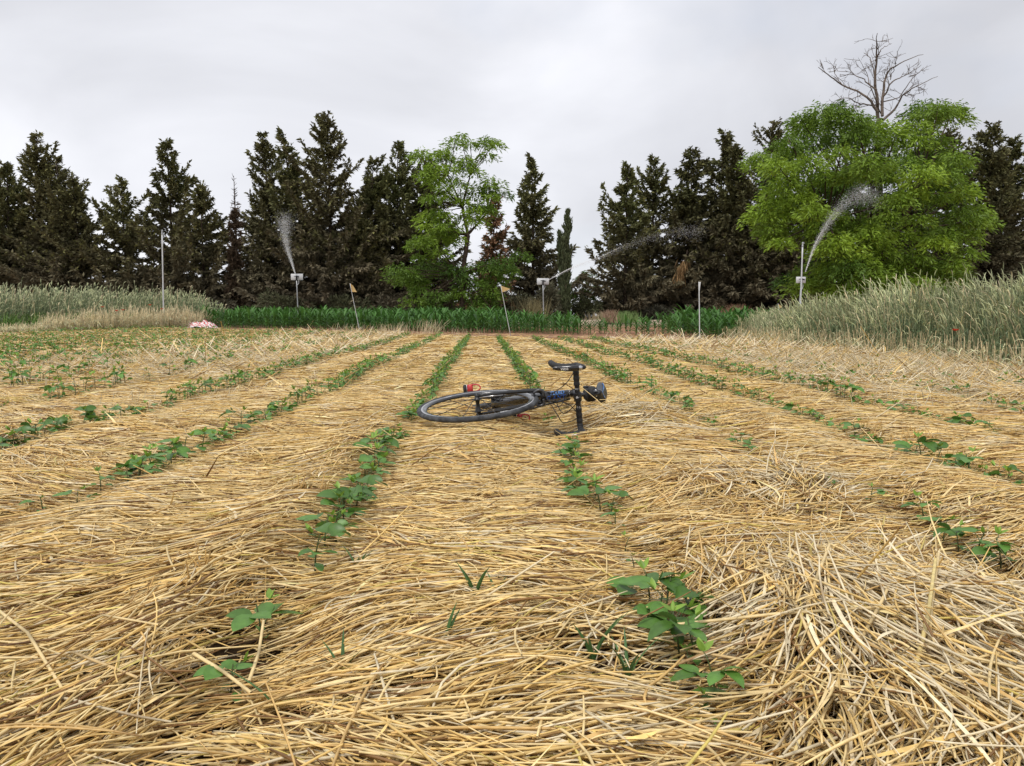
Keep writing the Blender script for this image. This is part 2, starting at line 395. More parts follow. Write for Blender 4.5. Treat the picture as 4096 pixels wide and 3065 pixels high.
tag(build_straw(), 'golden flattened rye straw covering the whole field between the green rows', 'straw mulch', kind='stuff')

def stub_clump(acc, x, y, n, h, spread, rng, lean=(0, 0), col=None, k=3, wr=(.0018, .003)):
    X = x + rng.normal(0, spread, n); Y = y + rng.normal(0, spread * .6, n)
    H = h * rng.uniform(.45, 1.1, n); dx = rng.normal(lean[0], .22, n); dy = rng.normal(lean[1], .2, n)
    t = np.linspace(0, 1, 4)[None, :]; z0 = gz(X, Y)
    bd = rng.normal(0, .12, n)[:, None]
    P = np.stack([X[:, None] + dx[:, None] * H[:, None] * t + bd * H[:, None] * t * t, Y[:, None] + dy[:, None] * H[:, None] * t, z0[:, None] + H[:, None] * t * (1 - .12 * t)], -1)
    b = (np.array(col) if col is not None else np.array([.58, .37, .13])) * rng.uniform(.7, 1.2, n)[:, None]
    tubes(acc, P, rng.uniform(*wr, n)[:, None] * np.array([1, .95, .85, .6])[None, :], k, np.clip(b[:, None, :] * np.ones((1, 4, 1)), 0, .9))
def build_loose():
    """loose raised stalks and stubble"""
    rng = np.random.default_rng(5); acc = Acc()
    for px, py, n, h, sp in [(1225, 2010, 16, .11, .03), (760, 2360, 26, .10, .05), (730, 2480, 20, .08, .05), (2540, 1620, 26, .13, .1), (3120, 1590, 10, .12, .05),
                             (3440, 1750, 14, .12, .05), (3560, 1790, 22, .12, .1), (3720, 1820, 20, .11, .09), (3780, 1870, 12, .1, .05), (3900, 1920, 14, .1, .06), (3000, 1740, 12, .09, .05), (3190, 1610, 14, .13, .04),
                             (3060, 1720, 18, .1, .1), (3680, 1790, 16, .13, .07), (4020, 1960, 14, .1, .08), (2900, 1690, 10, .1, .07), (1890, 1420, 8, .1, .1)]:
        p = G(px, py); stub_clump(acc, p.x, p.y, n, h, sp, rng, lean=(rng.uniform(-.15, .3), .1))
    pale = (.74, .62, .4)
    for px, py, n, h, sp in [(480, 1560, 22, .17, .2), (850, 1545, 30, .16, .2), (880, 1600, 14, .12, .14), (590, 1640, 20, .13, .18), (720, 1490, 26, .17, .25), (1140, 1440, 40, .2, .35), (1190, 1470, 24, .15, .2),
                             (980, 1470, 20, .15, .3), (430, 1500, 20, .17, .3), (1330, 1400, 30, .2, .4), (1230, 1380, 30, .22, .4), (1240, 1560, 12, .12, .1), (150, 1570, 24, .14, .25),
                             (1530, 1345, 60, .42, .35), (1590, 1340, 70, .42, .3), (1480, 1350, 30, .3, .4), (1710, 1335, 90, .5, .22), (1835, 1345, 30, .3, .3), (1400, 1340, 40, .4, .25), (1900, 1350, 14, .3, .15),
                             (3640, 1500, 26, .2, .2), (3300, 1470, 50, .18, .6), (3700, 1560, 50, .17, .6), (3900, 1640, 40, .16, .5), (3500, 1560, 50, .15, .6), (3000, 1440, 40, .2, .8), (2750, 1370, 30, .25, .6),
                             (2450, 1360, 14, .25, .3), (2620, 1370, 16, .28, .4), (2820, 1380, 20, .3, .3), (3100, 1490, 50, .14, .7), (3960, 1560, 50, .22, .5), (3350, 1440, 40, .25, .6), (3800, 1480, 40, .28, .4)]:
        p = G(px, py); stub_clump(acc, p.x, p.y, n, h, sp, rng, lean=(rng.uniform(-.3, .3), .0), col=pale, wr=(.0025, .0045))
    # long thick stalks crossing the near right corner
    def stalk(pts, r, col):
        V = [G(a, b) + Vector((0, 0, h)) for a, b, h in pts]
        V = np.array([list(v) for v in V]); s = np.linspace(0, len(V) - 1, 7)
        Q = np.stack([np.interp(s, range(len(V)), V[:, i]) for i in range(3)], -1)[None]
        C = np.repeat(np.array(col)[None, None, :], 7, 1).copy(); C[0, 3] *= .55
        Q[..., 2] += .034; tubes(acc, Q, .92 * r * np.linspace(1, .8, 7)[None], 6, C, flat=.75)
    A = (.74, .56, .27); B = (.62, .44, .2); Dk = (.38, .24, .11)
    for s in [([(2630, 2660, .04), (3100, 2635, .05), (3500, 2620, .055), (4150, 2600, .05)], .0042, A), ([(3120, 2440, .03), (3180, 2600, .05), (3270, 2800, .04)], .0042, A),
              ([(3060, 2460, .05), (3150, 2560, .045), (3260, 2720, .03)], .0036, A), ([(3200, 2620, .02), (3260, 2500, .06), (3310, 2400, .09)], .0042, A),
              ([(3640, 2900, .03), (3700, 2700, .07), (3730, 2490, .10)], .0045, (.7, .55, .22)), ([(3700, 2860, .02), (3715, 2650, .07), (3745, 2450, .11)], .0036, A),
              ([(3620, 2700, .03), (3800, 2580, .06), (4000, 2490, .06)], .0045, A), ([(3680, 2790, .04), (3900, 2840, .04), (4150, 2890, .03)], .0042, A),
              ([(3000, 2700, .03), (3200, 2660, .04), (3500, 2640, .04), (3660, 2630, .04)], .0040, B), ([(3560, 2900, .03), (3700, 2780, .05), (3880, 2690, .05)], .004, B),
              ([(3350, 2640, .03), (3500, 2760, .04), (3640, 2820, .03), (3900, 2960, .03)], .0036, B), ([(2760, 2720, .02), (3000, 2790, .03), (3200, 2870, .03)], .0036, B),
              ([(3330, 2900, .02), (3400, 2800, .04), (3520, 2600, .06), (3560, 2500, .06)], .004, A), ([(3760, 2540, .07), (3650, 2640, .04), (3620, 2750, .03)], .0036, A),
              ([(3180, 2840, .02), (3420, 2900, .02), (3500, 2950, .02)], .004, Dk), ([(2700, 2780, .02), (2900, 2720, .03), (3150, 2700, .03)], .0036, Dk),
              ([(1100, 2450, .03), (1300, 2500, .035), (1440, 2420, .03)], .003, A), ([(780, 2760, .03), (900, 2850, .035), (1010, 2930, .03)], .0042, A), ([(1000, 2880, .03), (1040, 2790, .045), (1060, 2680, .06)], .0036, A),
              ([(2260, 2560, .02), (2600, 2590, .03), (2900, 2500, .04)], .0028, A), ([(2380, 2260, .02), (2480, 2200, .035), (2530, 2150, .05)], .0034, A), ([(200, 2700, .03), (420, 2620, .04), (640, 2640, .03)], .0032, A),
              ([(60, 2800, .02), (300, 2760, .03), (560, 2870, .03)], .0036, B), ([(-40, 2560, .04), (120, 2700, .04), (260, 2900, .02)], .0036, A)]:
        stalk(*s)
    return acc.obj('loose_straw_stalks', M_straw)
tag(build_loose(), 'upright stubble and loose thick straw stalks sticking out of the mulch', 'straw stubble', kind='stuff')

# ------------------------------------------------------------------ soy plants
SG = np.array([.095, .205, .036])
def leaf_pts(base, d, L, droop, m=6):
    t = np.linspace(0, 1, m); P = np.zeros((m, 3))
    P[:, 0] = base[0] + d[0] * L * t; P[:, 1] = base[1] + d[1] * L * t; P[:, 2] = base[2] + d[2] * L * t - droop * L * t * t
    return P
def soy_geo(rng, H, L, nlev, full=True):
    """returns (stem acc, foliage acc)"""
    st, fo = Acc(), Acc(); m = 7 if full else 4
    prof = np.array([.15, .8, 1, .98, .84, .52, .04]) if full else np.array([.3, 1, .75, .03])
    lean = rng.normal(0, .12, 2)
    ts = np.linspace(0, 1, 5); Ps = np.stack([lean[0] * H * ts ** 2, lean[1] * H * ts ** 2, H * ts], -1)[None]
    tubes(st, Ps, np.linspace(.0022, .0012, 5)[None], 5 if full else 3, np.array([[[.10, .13, .05]]]) * np.linspace(.6, 1.3, 5)[None, :, None])
    az = rng.uniform(0, 6.28)
    for i in range(nlev):
        f = (i + .7) / nlev; z = H * min(f, 1); b = np.array([lean[0] * H * f * f, lean[1] * H * f * f, z])
        az += 2.4 + rng.normal(0, .4); opp = (i == 0)
        for s_ in ((0, math.pi) if opp else (0,)):
            a = az + s_; pl = L * (.35 if opp else rng.uniform(.5, .95)) * (1 - .55 * (i / nlev) if not opp else 1)
            e_ = rng.uniform(.3, .9); d = np.array([math.cos(a) * math.cos(e_), math.sin(a) * math.cos(e_), math.sin(e_)])
            tip = b + d * pl
            tubes(st, np.stack([b, b + d * pl * .5 + [0, 0, .003], tip])[None], .0009, 3, np.array([.09, .16, .05]))
            young = (i >= nlev - 1)
            for q in ((0,) if opp else (-1.0, 0, 1.0)):
                aa = a + q * rng.uniform(.9, 1.3); LL = L * (.55 if opp else rng.uniform(.7, 1.0)) * (.55 if young else 1.0)
                ee = rng.uniform(-.05, .75) + (.5 if young else 0)
                dd = np.array([math.cos(aa) * math.cos(ee), math.sin(aa) * math.cos(ee), math.sin(ee)])
                P = leaf_pts(tip, dd, LL, rng.uniform(.15, .6) * (0 if young else 1), m)[None]
                c = SG * rng.uniform(.75, 1.3) * (np.array([1.9, 1.45, 1.1]) if young else 1)
                blades(fo, P, (prof * LL * rng.uniform(.28, .36) * (.6 if young else 1))[None], c[None, None, :], fold=rng.uniform(.05, .4) * (1.6 if young else 1), roll=np.array([rng.normal(0, .3)]))
    return st, fo
rs = np.random.default_rng(99)
SOYV = []
for i in range(7):
    H = [.075, .095, .06, .11, .085, .10, .07][i]; Lf = [.045, .055, .04, .06, .05, .058, .036][i]
    st, fo = soy_geo(rs, H, Lf, [3, 4, 2, 4, 3, 4, 3][i]); SOYV.append((st.mesh('stem', M_soy), fo.mesh('foliage', M_soy), H))
MINI = []
for i in range(6):
    st, fo = soy_geo(rs, rs.uniform(.08, .11), rs.uniform(.05, .06), 3, full=False)
    a = Acc(); a.V = st.V + fo.V; a.C = st.C + fo.C; a.F = st.F + [f + st.n for f in fo.F]; a.n = st.n + fo.n
    MINI.append(a)
MINIM = [a.mesh('soy_plant', M_soy) for a in MINI]
GSOY = 'young soy plants growing in rows through the straw'
def put_soy(x, y, var, scale, rot, label, group, z=None):
    z = gz1(x, y) + .008 if z is None else z
    st, fo, H = SOYV[var]
    e_ = empty('soy_plant', (x, y, z)); e_.rotation_euler = (0, 0, rot); e_.scale = (scale * 1.15, scale * 1.15, scale * .85)
    tag(e_, label, 'soy plant', group)
    for nm, me in (('stem', st), ('foliage', fo)):
        o = bpy.data.objects.new(nm, me); COL.objects.link(o); o.parent = e_
# the nearest plants, each where it grows; y is where the stem meets the straw
NEAR = [
 (1050, 2620, 5, 1.25, 'soy seedling with two broad leaves spread like wings, left of centre near the camera'),
 (925, 2840, 1, .95, 'small soy seedling beside the bare dark patch at the bottom left'),
 (1262, 2345, 3, 1.25, 'compact soy seedling, third from the bottom in the row left of the bicycle'),
 (1300, 2240, 5, 1.2, 'soy seedling with one round leaf by a dark gap, left of centre'),
 (1375, 2130, 3, 1.25, 'soy seedling half hidden by stalks below the dense part of the left centre row'),
 (2600, 2480, 3, 1.25, 'left plant of the largest leafy soy clump near the camera'),
 (2660, 2530, 5, 1.45, 'largest broad leaved soy plant in the clump right of centre'),
 (2635, 2550, 3, 1.15, 'low dark soy plant in front of the largest clump'),
 (2700, 2600, 1, 1.1, 'soy plant just below the largest clump right of centre'),
 (2715, 2660, 5, 1.15, 'soy plant with drooping leaves crossed by a thin pale stalk'),
 (2770, 2690, 3, 1.15, 'soy plant behind the long horizontal stalk at the bottom right'),
 (2735, 2730, 2, 1.0, 'small dark soy sprout under the long horizontal stalk'),
 (2860, 2850, 1, 1.2, 'upright soy plant nearest the camera at the bottom right'),
 (2830, 2925, 0, 1.0, 'low soy sprout cut by the bottom edge of the picture'),
 (2690, 2830, 2, .7, 'tiny two leaved weed sprout left of the nearest upright soy plant'),
 (2500, 2260, 2, .95, 'small bright soy sprout beside a slanted straw above the largest clump'),
 (2535, 2330, 2, .8, 'tiny pale soy sprout directly above the largest clump'),
 (2460, 2170, 0, 1.05, 'low soy sprout at the foot of the tall one right of centre'),
 (2445, 2110, 3, .95, 'tall thin soy plant right of centre in front of the bicycle'),
 (3690, 2130, 1, 1.05, 'yellowing soy plant at the far left of the group near the right edge'),
 (3770, 2220, 5, 1.0, 'middle soy plant of the group near the right edge'),
 (3830, 2265, 3, .95, 'dark stemmed soy plant in the group near the right edge'),
 (3900, 2310, 5, 1.3, 'soy plant with the broadest leaf in the group near the right edge'),
 (4000, 2330, 1, 1.2, 'soy plant at the right edge of the picture beside the broad leaved group'),
 (3480, 2060, 6, 1.15, 'two leaved soy seedling alone to the right of centre'),
 (3310, 2000, 6, .75, 'tiny soy seedling standing alone in the wide straw right of centre'),
 (3115, 1870, 2, .8, 'tiny soy seedling at the foot of the raised straw heap on the right'),
 (175, 2110, 6, 1.25, 'leaning soy seedling near the left edge of the picture'),
 (310, 2090, 5, .95, 'low wide soy seedling by a dark hollow near the left edge'),
 (405, 2005, 0, 1.2, 'soy seedling with a raised tip above the dark hollow on the left'),
 (655, 1900, 1, 1.15, 'soy plant with a big round leaf in the second row left of the bicycle'),
 (705, 1870, 3, 1.0, 'soy plant leaning right behind the round leaved one on the left'),
 (2195, 1725, 1, .95, 'bushy soy plant just left of the lower handlebar drop'),
 (2290, 1800, 6, .9, 'soy plant with lifted leaves just in front of the buried handlebar end'),
 (925, 1850, 2, .6, 'tiny soy sprout alone on bright straw left of centre'),
]
def row_px(px, py): g = G(px, py); return g
placed = []
for px, py, v, s, lab in NEAR:
    g = G(px, py); put_soy(g.x, g.y, v, s * .78, random.uniform(0, 6.3), lab, GSOY, z=g.z + (.036 if py < 2400 else .014)); placed.append((g.x, g.y))
def band(y):
    return 'well in front of it' if y < 3.2 else 'just in front of it' if y < 4 else 'level with its front wheel' if y < 4.6 else 'level with its saddle' if y < 5.4 else 'a little beyond it' if y < 7 else 'well beyond it' if y < 9.5 else 'far beyond it'
def rowname(i):
    k = ROWS.index(-0.43)
    d = i - k
    if d == 0: return 'in the row passing left of the bicycle', 'soy plants in the row left of centre'
    if d == 1: return 'in the row running under the bicycle', 'soy plants in the centre row behind the bicycle'
    o = {2: 'first', 3: 'second', 4: 'third', 5: 'fourth', 6: 'fifth', 7: 'sixth', 8: 'seventh'}
    if d > 1: n_ = o.get(d, 'far'); return f'in the {n_} row right of the bicycle', f'soy plants in the {n_} row to the right'
    n_ = {-1: 'second', -2: 'third', -3: 'fourth', -4: 'fifth'}.get(d, 'farther')
    return f'in the {n_} row left of the bicycle', f'soy plants in the {n_} row to the left'
# generated plants along the rows
rg = np.random.default_rng(314); cand = []
START = {-0.43: 1.95, 0.385: 2.5, -1.29: 2.6, 1.27: 3.4, -2.2: 3.3, 1.94: 2.75, 2.68: 4.0, -3.2: 4.5}
for i, r in enumerate(ROWS):
    y = START.get(r, abs(r) / .72)
    y = max(y, abs(r) / .75)
    while True:
        X = r + RDX * y
        if y > edgeY(X) - .25 or y > 33: break
        dens = {-0.43: .97, 0.385: .95, 1.27: .85, 1.94: .9, 2.68: .93, 3.5: .5, 4.3: .25, 5.1: .14, -1.29: .88, -2.2: .9, -3.2: .55, -4.1: .6}.get(r, .88)
        gap = vn(np.array([y / .9]), np.array([r * 7.3]), 41)[0] * .5 + .5
        near0 = (r == 0.385 and y < 3.9) or (r == 1.27 and y < 5.0) or (r == -1.29 and y < 5)
        pr = dens if gap < dens + .05 else .12
        if near0: pr = .55
        if r == -0.43 and y < 3.6: pr = .95
        if r == -1.29 and y < 4.2: pr = .42
        if r == 1.27 and y < 5: pr = .3
        if rg.random() < pr and not (r == -0.43 and 3.75 < y < 4.5) and not (r == 0.385 and 3.45 < y < 5.3):
            xx = X + rg.normal(0, .018) + .02 * math.sin(y * 1.3 + r)
            if all((xx - a) ** 2 + (y - b) ** 2 > .06 ** 2 for a, b in placed) and xx > left_edge(y) + .2: cand.append((xx, y, i))
        y += rg.uniform(.04, .07) * (1 + .04 * max(0, y - 6))
cand.sort(key=lambda c: c[1] + .2 * abs(c[0]))
NI = 300 - len(NEAR)
for (x, y, i) in cand[:NI]:
    lab, grp = rowname(i); v = int(rg.integers(0, 7)); s = rg.uniform(.72, 1.08) * (1.2 if x < -1 else 1)
    if y < 5.2: put_soy(x, y, v, s * (1.18 if y < 3.4 else 1), rg.uniform(0, 6.3), ('small ' if s < .84 else 'leafy ' if s > 1.0 else 'medium ') + 'soy plant ' + lab + ', ' + band(y), grp)
    else:
        me = MINIM[int(rg.integers(0, 6))]; o = bpy.data.objects.new('soy_plant', me); COL.objects.link(o)
        o.location = (x, y, gz1(x, y) + .012); o.rotation_euler = (0, 0, rg.uniform(0, 6.3)); o.scale = (s * 1.0,) * 3
        tag(o, ('small ' if s < .84 else 'leafy ' if s > 1.0 else 'medium ') + 'soy plant ' + lab + ', ' + band(y), 'soy plant', grp)
def merge_copies(pool, items):
    """items: x, y, z, scale, rot, tint -> one accumulator"""
    out = Acc(); by = {}
    for k_, it in enumerate(items): by.setdefault(k_ % len(pool), []).append(it)
    for k_, its in by.items():
        a = pool[k_]; V = np.concatenate(a.V); C = np.concatenate(a.C); A = np.array(its)
        c, s = np.cos(A[:, 4]), np.sin(A[:, 4])
        X = V[None, :, 0] * c[:, None] - V[None, :, 1] * s[:, None]; Y = V[None, :, 0] * s[:, None] + V[None, :, 1] * c[:, None]
        Q = np.stack([X * A[:, 3:4] + A[:, 0:1], Y * A[:, 3:4] + A[:, 1:2], V[None, :, 2] * A[:, 3:4] + A[:, 2:3]], -1)
        CC = np.clip(C[None] * A[:, 5][:, None, None], 0, 1)
        off = (np.arange(len(its)) * len(V))
        b = out.n
        out.V.append(Q.reshape(-1, 3)); out.C.append(CC.reshape(-1, 3)); out.n += len(its) * len(V)
        for f in a.F: out.F.append((f[None] + off[:, None, None]).reshape(-1, f.shape[1]) + b)
    return out
rest = [(x, y, gz1(x, y) + .03, rg.uniform(.9, 1.35) * (1.25 if x < -3 else 1), rg.uniform(0, 6.3), rg.uniform(.8, 1.2)) for x, y, i in cand[NI:]]
tag(merge_copies(MINI, rest).obj('soy_rows', M_soy), 'distant rows of young soy plants towards the end of the straw', 'soy rows', kind='stuff')

# small grass weeds near the camera
def grass_tuft(px, py, h, n, label, seed):
    rng = np.random.default_rng(seed); g = G(px, py); g.z += .02; h *= 1.25; acc = Acc(); t = np.linspace(0, 1, 6)
    for _ in range(n):
        a = rng.uniform(0, 6.28); out = rng.uniform(.15, .6) * h; hh = h * rng.uniform(.6, 1.1)
        P = np.stack([np.cos(a) * out * t ** 1.5, np.sin(a) * out * t ** 1.5, hh * t * (1 - .15 * t)], -1)[None]
        blades(acc, P, (np.array([.5, 1, 1, .8, .5, .05]) * .0034)[None], np.array([[[.07, .15, .045]]]) * rng.uniform(.8, 1.3), fold=.4)
    o = acc.obj('grass_tuft', M_soy); o.location = g; tag(o, label, 'grass tuft', 'green grass weeds poking through the straw')
grass_tuft(1110, 2910, .11, 1, 'single long green grass blade at the bottom left of centre', 1)
grass_tuft(1370, 2770, .075, 5, 'small spreading grass weed low in the picture left of centre', 2)
grass_tuft(1780, 2640, .08, 2, 'thin slanted grass blade in the middle foreground', 3)
grass_tuft(1900, 2450, .07, 4, 'fine grass weed with three blades in the central straw', 4)
grass_tuft(1430, 2330, .06, 4, 'faint fine grass weed right of the left centre row', 5)
grass_tuft(2370, 2710, .10, 4, 'grass weed on the bare soil patch at the bottom, left one', 6)
grass_tuft(2510, 2790, .10, 5, 'grass weed on the bare soil patch at the bottom, right one', 7)
grass_tuft(1985, 2440, .06, 3, 'low curved grass weed right of the three bladed one', 8)
# clods on the bare patch
def clod(px, py, r, label, seed):
    rng = np.random.default_rng(seed); g = G(px, py); acc = Acc(); nu, nv = 12, 8
    u = np.linspace(0, 2 * np.pi, nu, endpoint=False); v = np.linspace(.15, np.pi - .15, nv)
    U, Vv = np.meshgrid(u, v); k = 1 + .25 * vn(U * 1.3 + seed, Vv * 1.7, seed) + .1 * vn(U * 4, Vv * 4, seed + 1)
    V = np.stack([r * k * np.cos(U) * np.sin(Vv), r * k * np.sin(U) * np.sin(Vv), r * .7 * k * np.cos(Vv)], -1)
    idx = np.arange(nu * nv).reshape(nv, nu); j = np.roll(idx, -1, 1)
    F = np.stack([idx[:-1], idx[1:], j[1:], j[:-1]], -1).reshape(-1, 4)
    acc.add(V.reshape(-1, 3), F, np.array([.33, .22, .13])); acc.F.append(idx[0][None]); acc.F.append(idx[-1][::-1][None])
    o = acc.obj('soil_clod', M_soil); o.location = (g.x, g.y, g.z + r * .45); tag(o, label, 'soil clod', 'clods on the bare soil patch')
clod(2395, 2745, .018, 'largest brown soil clod on the bare patch at the bottom', 3)
clod(2440, 2672, .013, 'round soil clod behind the largest one on the bare patch', 5)
clod(2480, 2700, .010, 'smaller soil clod right of the round one on the bare patch', 8)
clod(2450, 2790, .011, 'reddish soil clod in front of the right grass weed', 11)

# ------------------------------------------------------------------ the bicycle
def V3(*a): return Vector(a)
def spline(pts, n):
    P = np.array([list(p) for p in pts], float); m = len(P)
    if m == 2:
        t = np.linspace(0, 1, n)[:, None]; return P[0] * (1 - t) + P[1] * t
    Pe = np.vstack([2 * P[0] - P[1], P, 2 * P[-1] - P[-2]]); out = []
    for s in np.linspace(0, m - 1 - 1e-9, n):
        i = int(s); t = s - i; a, b, c, d = Pe[i], Pe[i + 1], Pe[i + 2], Pe[i + 3]
        out.append(.5 * ((2 * b) + (-a + c) * t + (2 * a - 5 * b + 4 * c - d) * t * t + (-a + 3 * b - 3 * c + d) * t ** 3))
    return np.array(out)
def sweep(acc, pts, r, k=12, n=24, X=None, flat=(1, 1), side=None):
    """tube along a smooth path; r scalar or list; flat=(across side, across other)"""
    P = spline(pts, n); m = len(P)
    rr = np.interp(np.linspace(0, 1, m), np.linspace(0, 1, len(r)), r) if hasattr(r, '__len__') else np.full(m, r)
    T = nrm(np.gradient(P, axis=0)); s = np.array(side if side is not None else (0, 1, 0), float)
    if abs(np.dot(T[m // 2], s)) > .93: s = np.array((0, 0, 1.0)) if abs(T[m // 2][2]) < .9 else np.array((1.0, 0, 0))
    prev = s; Q = []
    for i in range(m):
        S = prev - T[i] * np.dot(prev, T[i]); S /= np.linalg.norm(S); prev = S; U = np.cross(T[i], S)
        an = np.arange(k) * 2 * math.pi / k
        Q.append(P[i] + (np.cos(an)[:, None] * S * flat[0] + np.sin(an)[:, None] * U * flat[1]) * rr[i])
    Q = np.array(Q)
    if X is not None: Q = apply(X, Q)
    idx = np.arange(m * k).reshape(m, k); j = np.roll(idx, -1, 1)
    F = np.stack([idx[:-1], j[:-1], j[1:], idx[1:]], -1).reshape(-1, 4)
    b = acc.n; acc.add(Q.reshape(-1, 3), F); acc.F.append(idx[0][::-1][None] + b); acc.F.append(idx[-1][None] + b)
def apply(X, Q):
    A = np.array(X)[:3, :3]; t = np.array(X)[:3, 3]; return Q @ A.T + t
def lathe(acc, prof, X=None, k=48, closed=False):
    """profile (radius, height) about local y axis (the wheel axle)"""
    prof = np.array(prof); an = np.linspace(0, 2 * np.pi, k, endpoint=False)
    Q = np.stack([prof[:, 0][:, None] * np.cos(an), np.repeat(prof[:, 1][:, None], k, 1), prof[:, 0][:, None] * np.sin(an)], -1)
    if X is not None: Q = apply(X, Q)
    m = len(prof); idx = np.arange(m * k).reshape(m, k)
    a = idx if closed else idx[:-1]; b = np.roll(idx, -1, 0) if closed else idx[1:]
    F = np.stack([a, np.roll(a, -1, 1), np.roll(b, -1, 1), b], -1).reshape(-1, 4)
    acc.add(Q.reshape(-1, 3), F)
def boxm(acc, c, s, X=None, bev=.0):
    hx, hy, hz = s[0] / 2, s[1] / 2, s[2] / 2; b = min(bev, hx * .9, hy * .9, hz * .9)
    import itertools
    if b <= 0:
        V = np.array([[x, y, z] for x in (-hx, hx) for y in (-hy, hy) for z in (-hz, hz)]) + np.array(c)
        F = np.array([[0, 1, 3, 2], [4, 6, 7, 5], [0, 4, 5, 1], [2, 3, 7, 6], [0, 2, 6, 4], [1, 5, 7, 3]])
    else:       # rings with chamfered corners, top and bottom inset
        def ring(z, ix): 
            x, y = hx - ix, hy - ix; q = b
            return [[x, -y + q, z], [x, y - q, z], [x - q, y, z], [-x + q, y, z], [-x, y - q, z], [-x, -y + q, z], [-x + q, -y, z], [x - q, -y, z]]
        V = np.array(ring(-hz, b * .7) + ring(-hz + b, 0) + ring(hz - b, 0) + ring(hz, b * .7)) + np.array(c)
        idx = np.arange(32).reshape(4, 8); j = np.roll(idx, -1, 1)
        F = np.stack([idx[:-1], j[:-1], j[1:], idx[1:]], -1).reshape(-1, 4)
        if X is not None: V = apply(X, V)
        bb = acc.n; acc.add(V, F); acc.F.append(idx[0][::-1][None] + bb); acc.F.append(idx[3][None] + bb); return
    if X is not None: V = apply(X, V)
    acc.add(V, F)
def text_mesh(body, size, ext=.0004, shear=0.0):
    cu = bpy.data.curves.new('t', 'FONT'); cu.body = body; cu.size = size; cu.extrude = ext; cu.align_x = 'CENTER'; cu.align_y = 'CENTER'; cu.shear = shear; cu.resolution_u = 2
    cu.offset = size * .018
    o = bpy.data.objects.new('t', cu); COL.objects.link(o)
    dg = bpy.context.evaluated_depsgraph_get(); me = bpy.data.meshes.new_from_object(o.evaluated_get(dg))
    bpy.data.objects.remove(o); bpy.data.curves.remove(cu); return me
def text_obj(body, size, fn, m, parent, name='lettering', shear=0.0):
    me = text_mesh(body, size, shear=shear); n = len(me.vertices); co = np.empty(n * 3, np.float32); me.vertices.foreach_get('co', co); co = co.reshape(-1, 3)
    me.vertices.foreach_set('co', np.array([fn(*p) for p in co.astype(float)], np.float32).ravel()); me.update()
    me.materials.clear(); me.materials.append(m); o = bpy.data.objects.new(name, me); COL.objects.link(o); o.parent = parent; return o

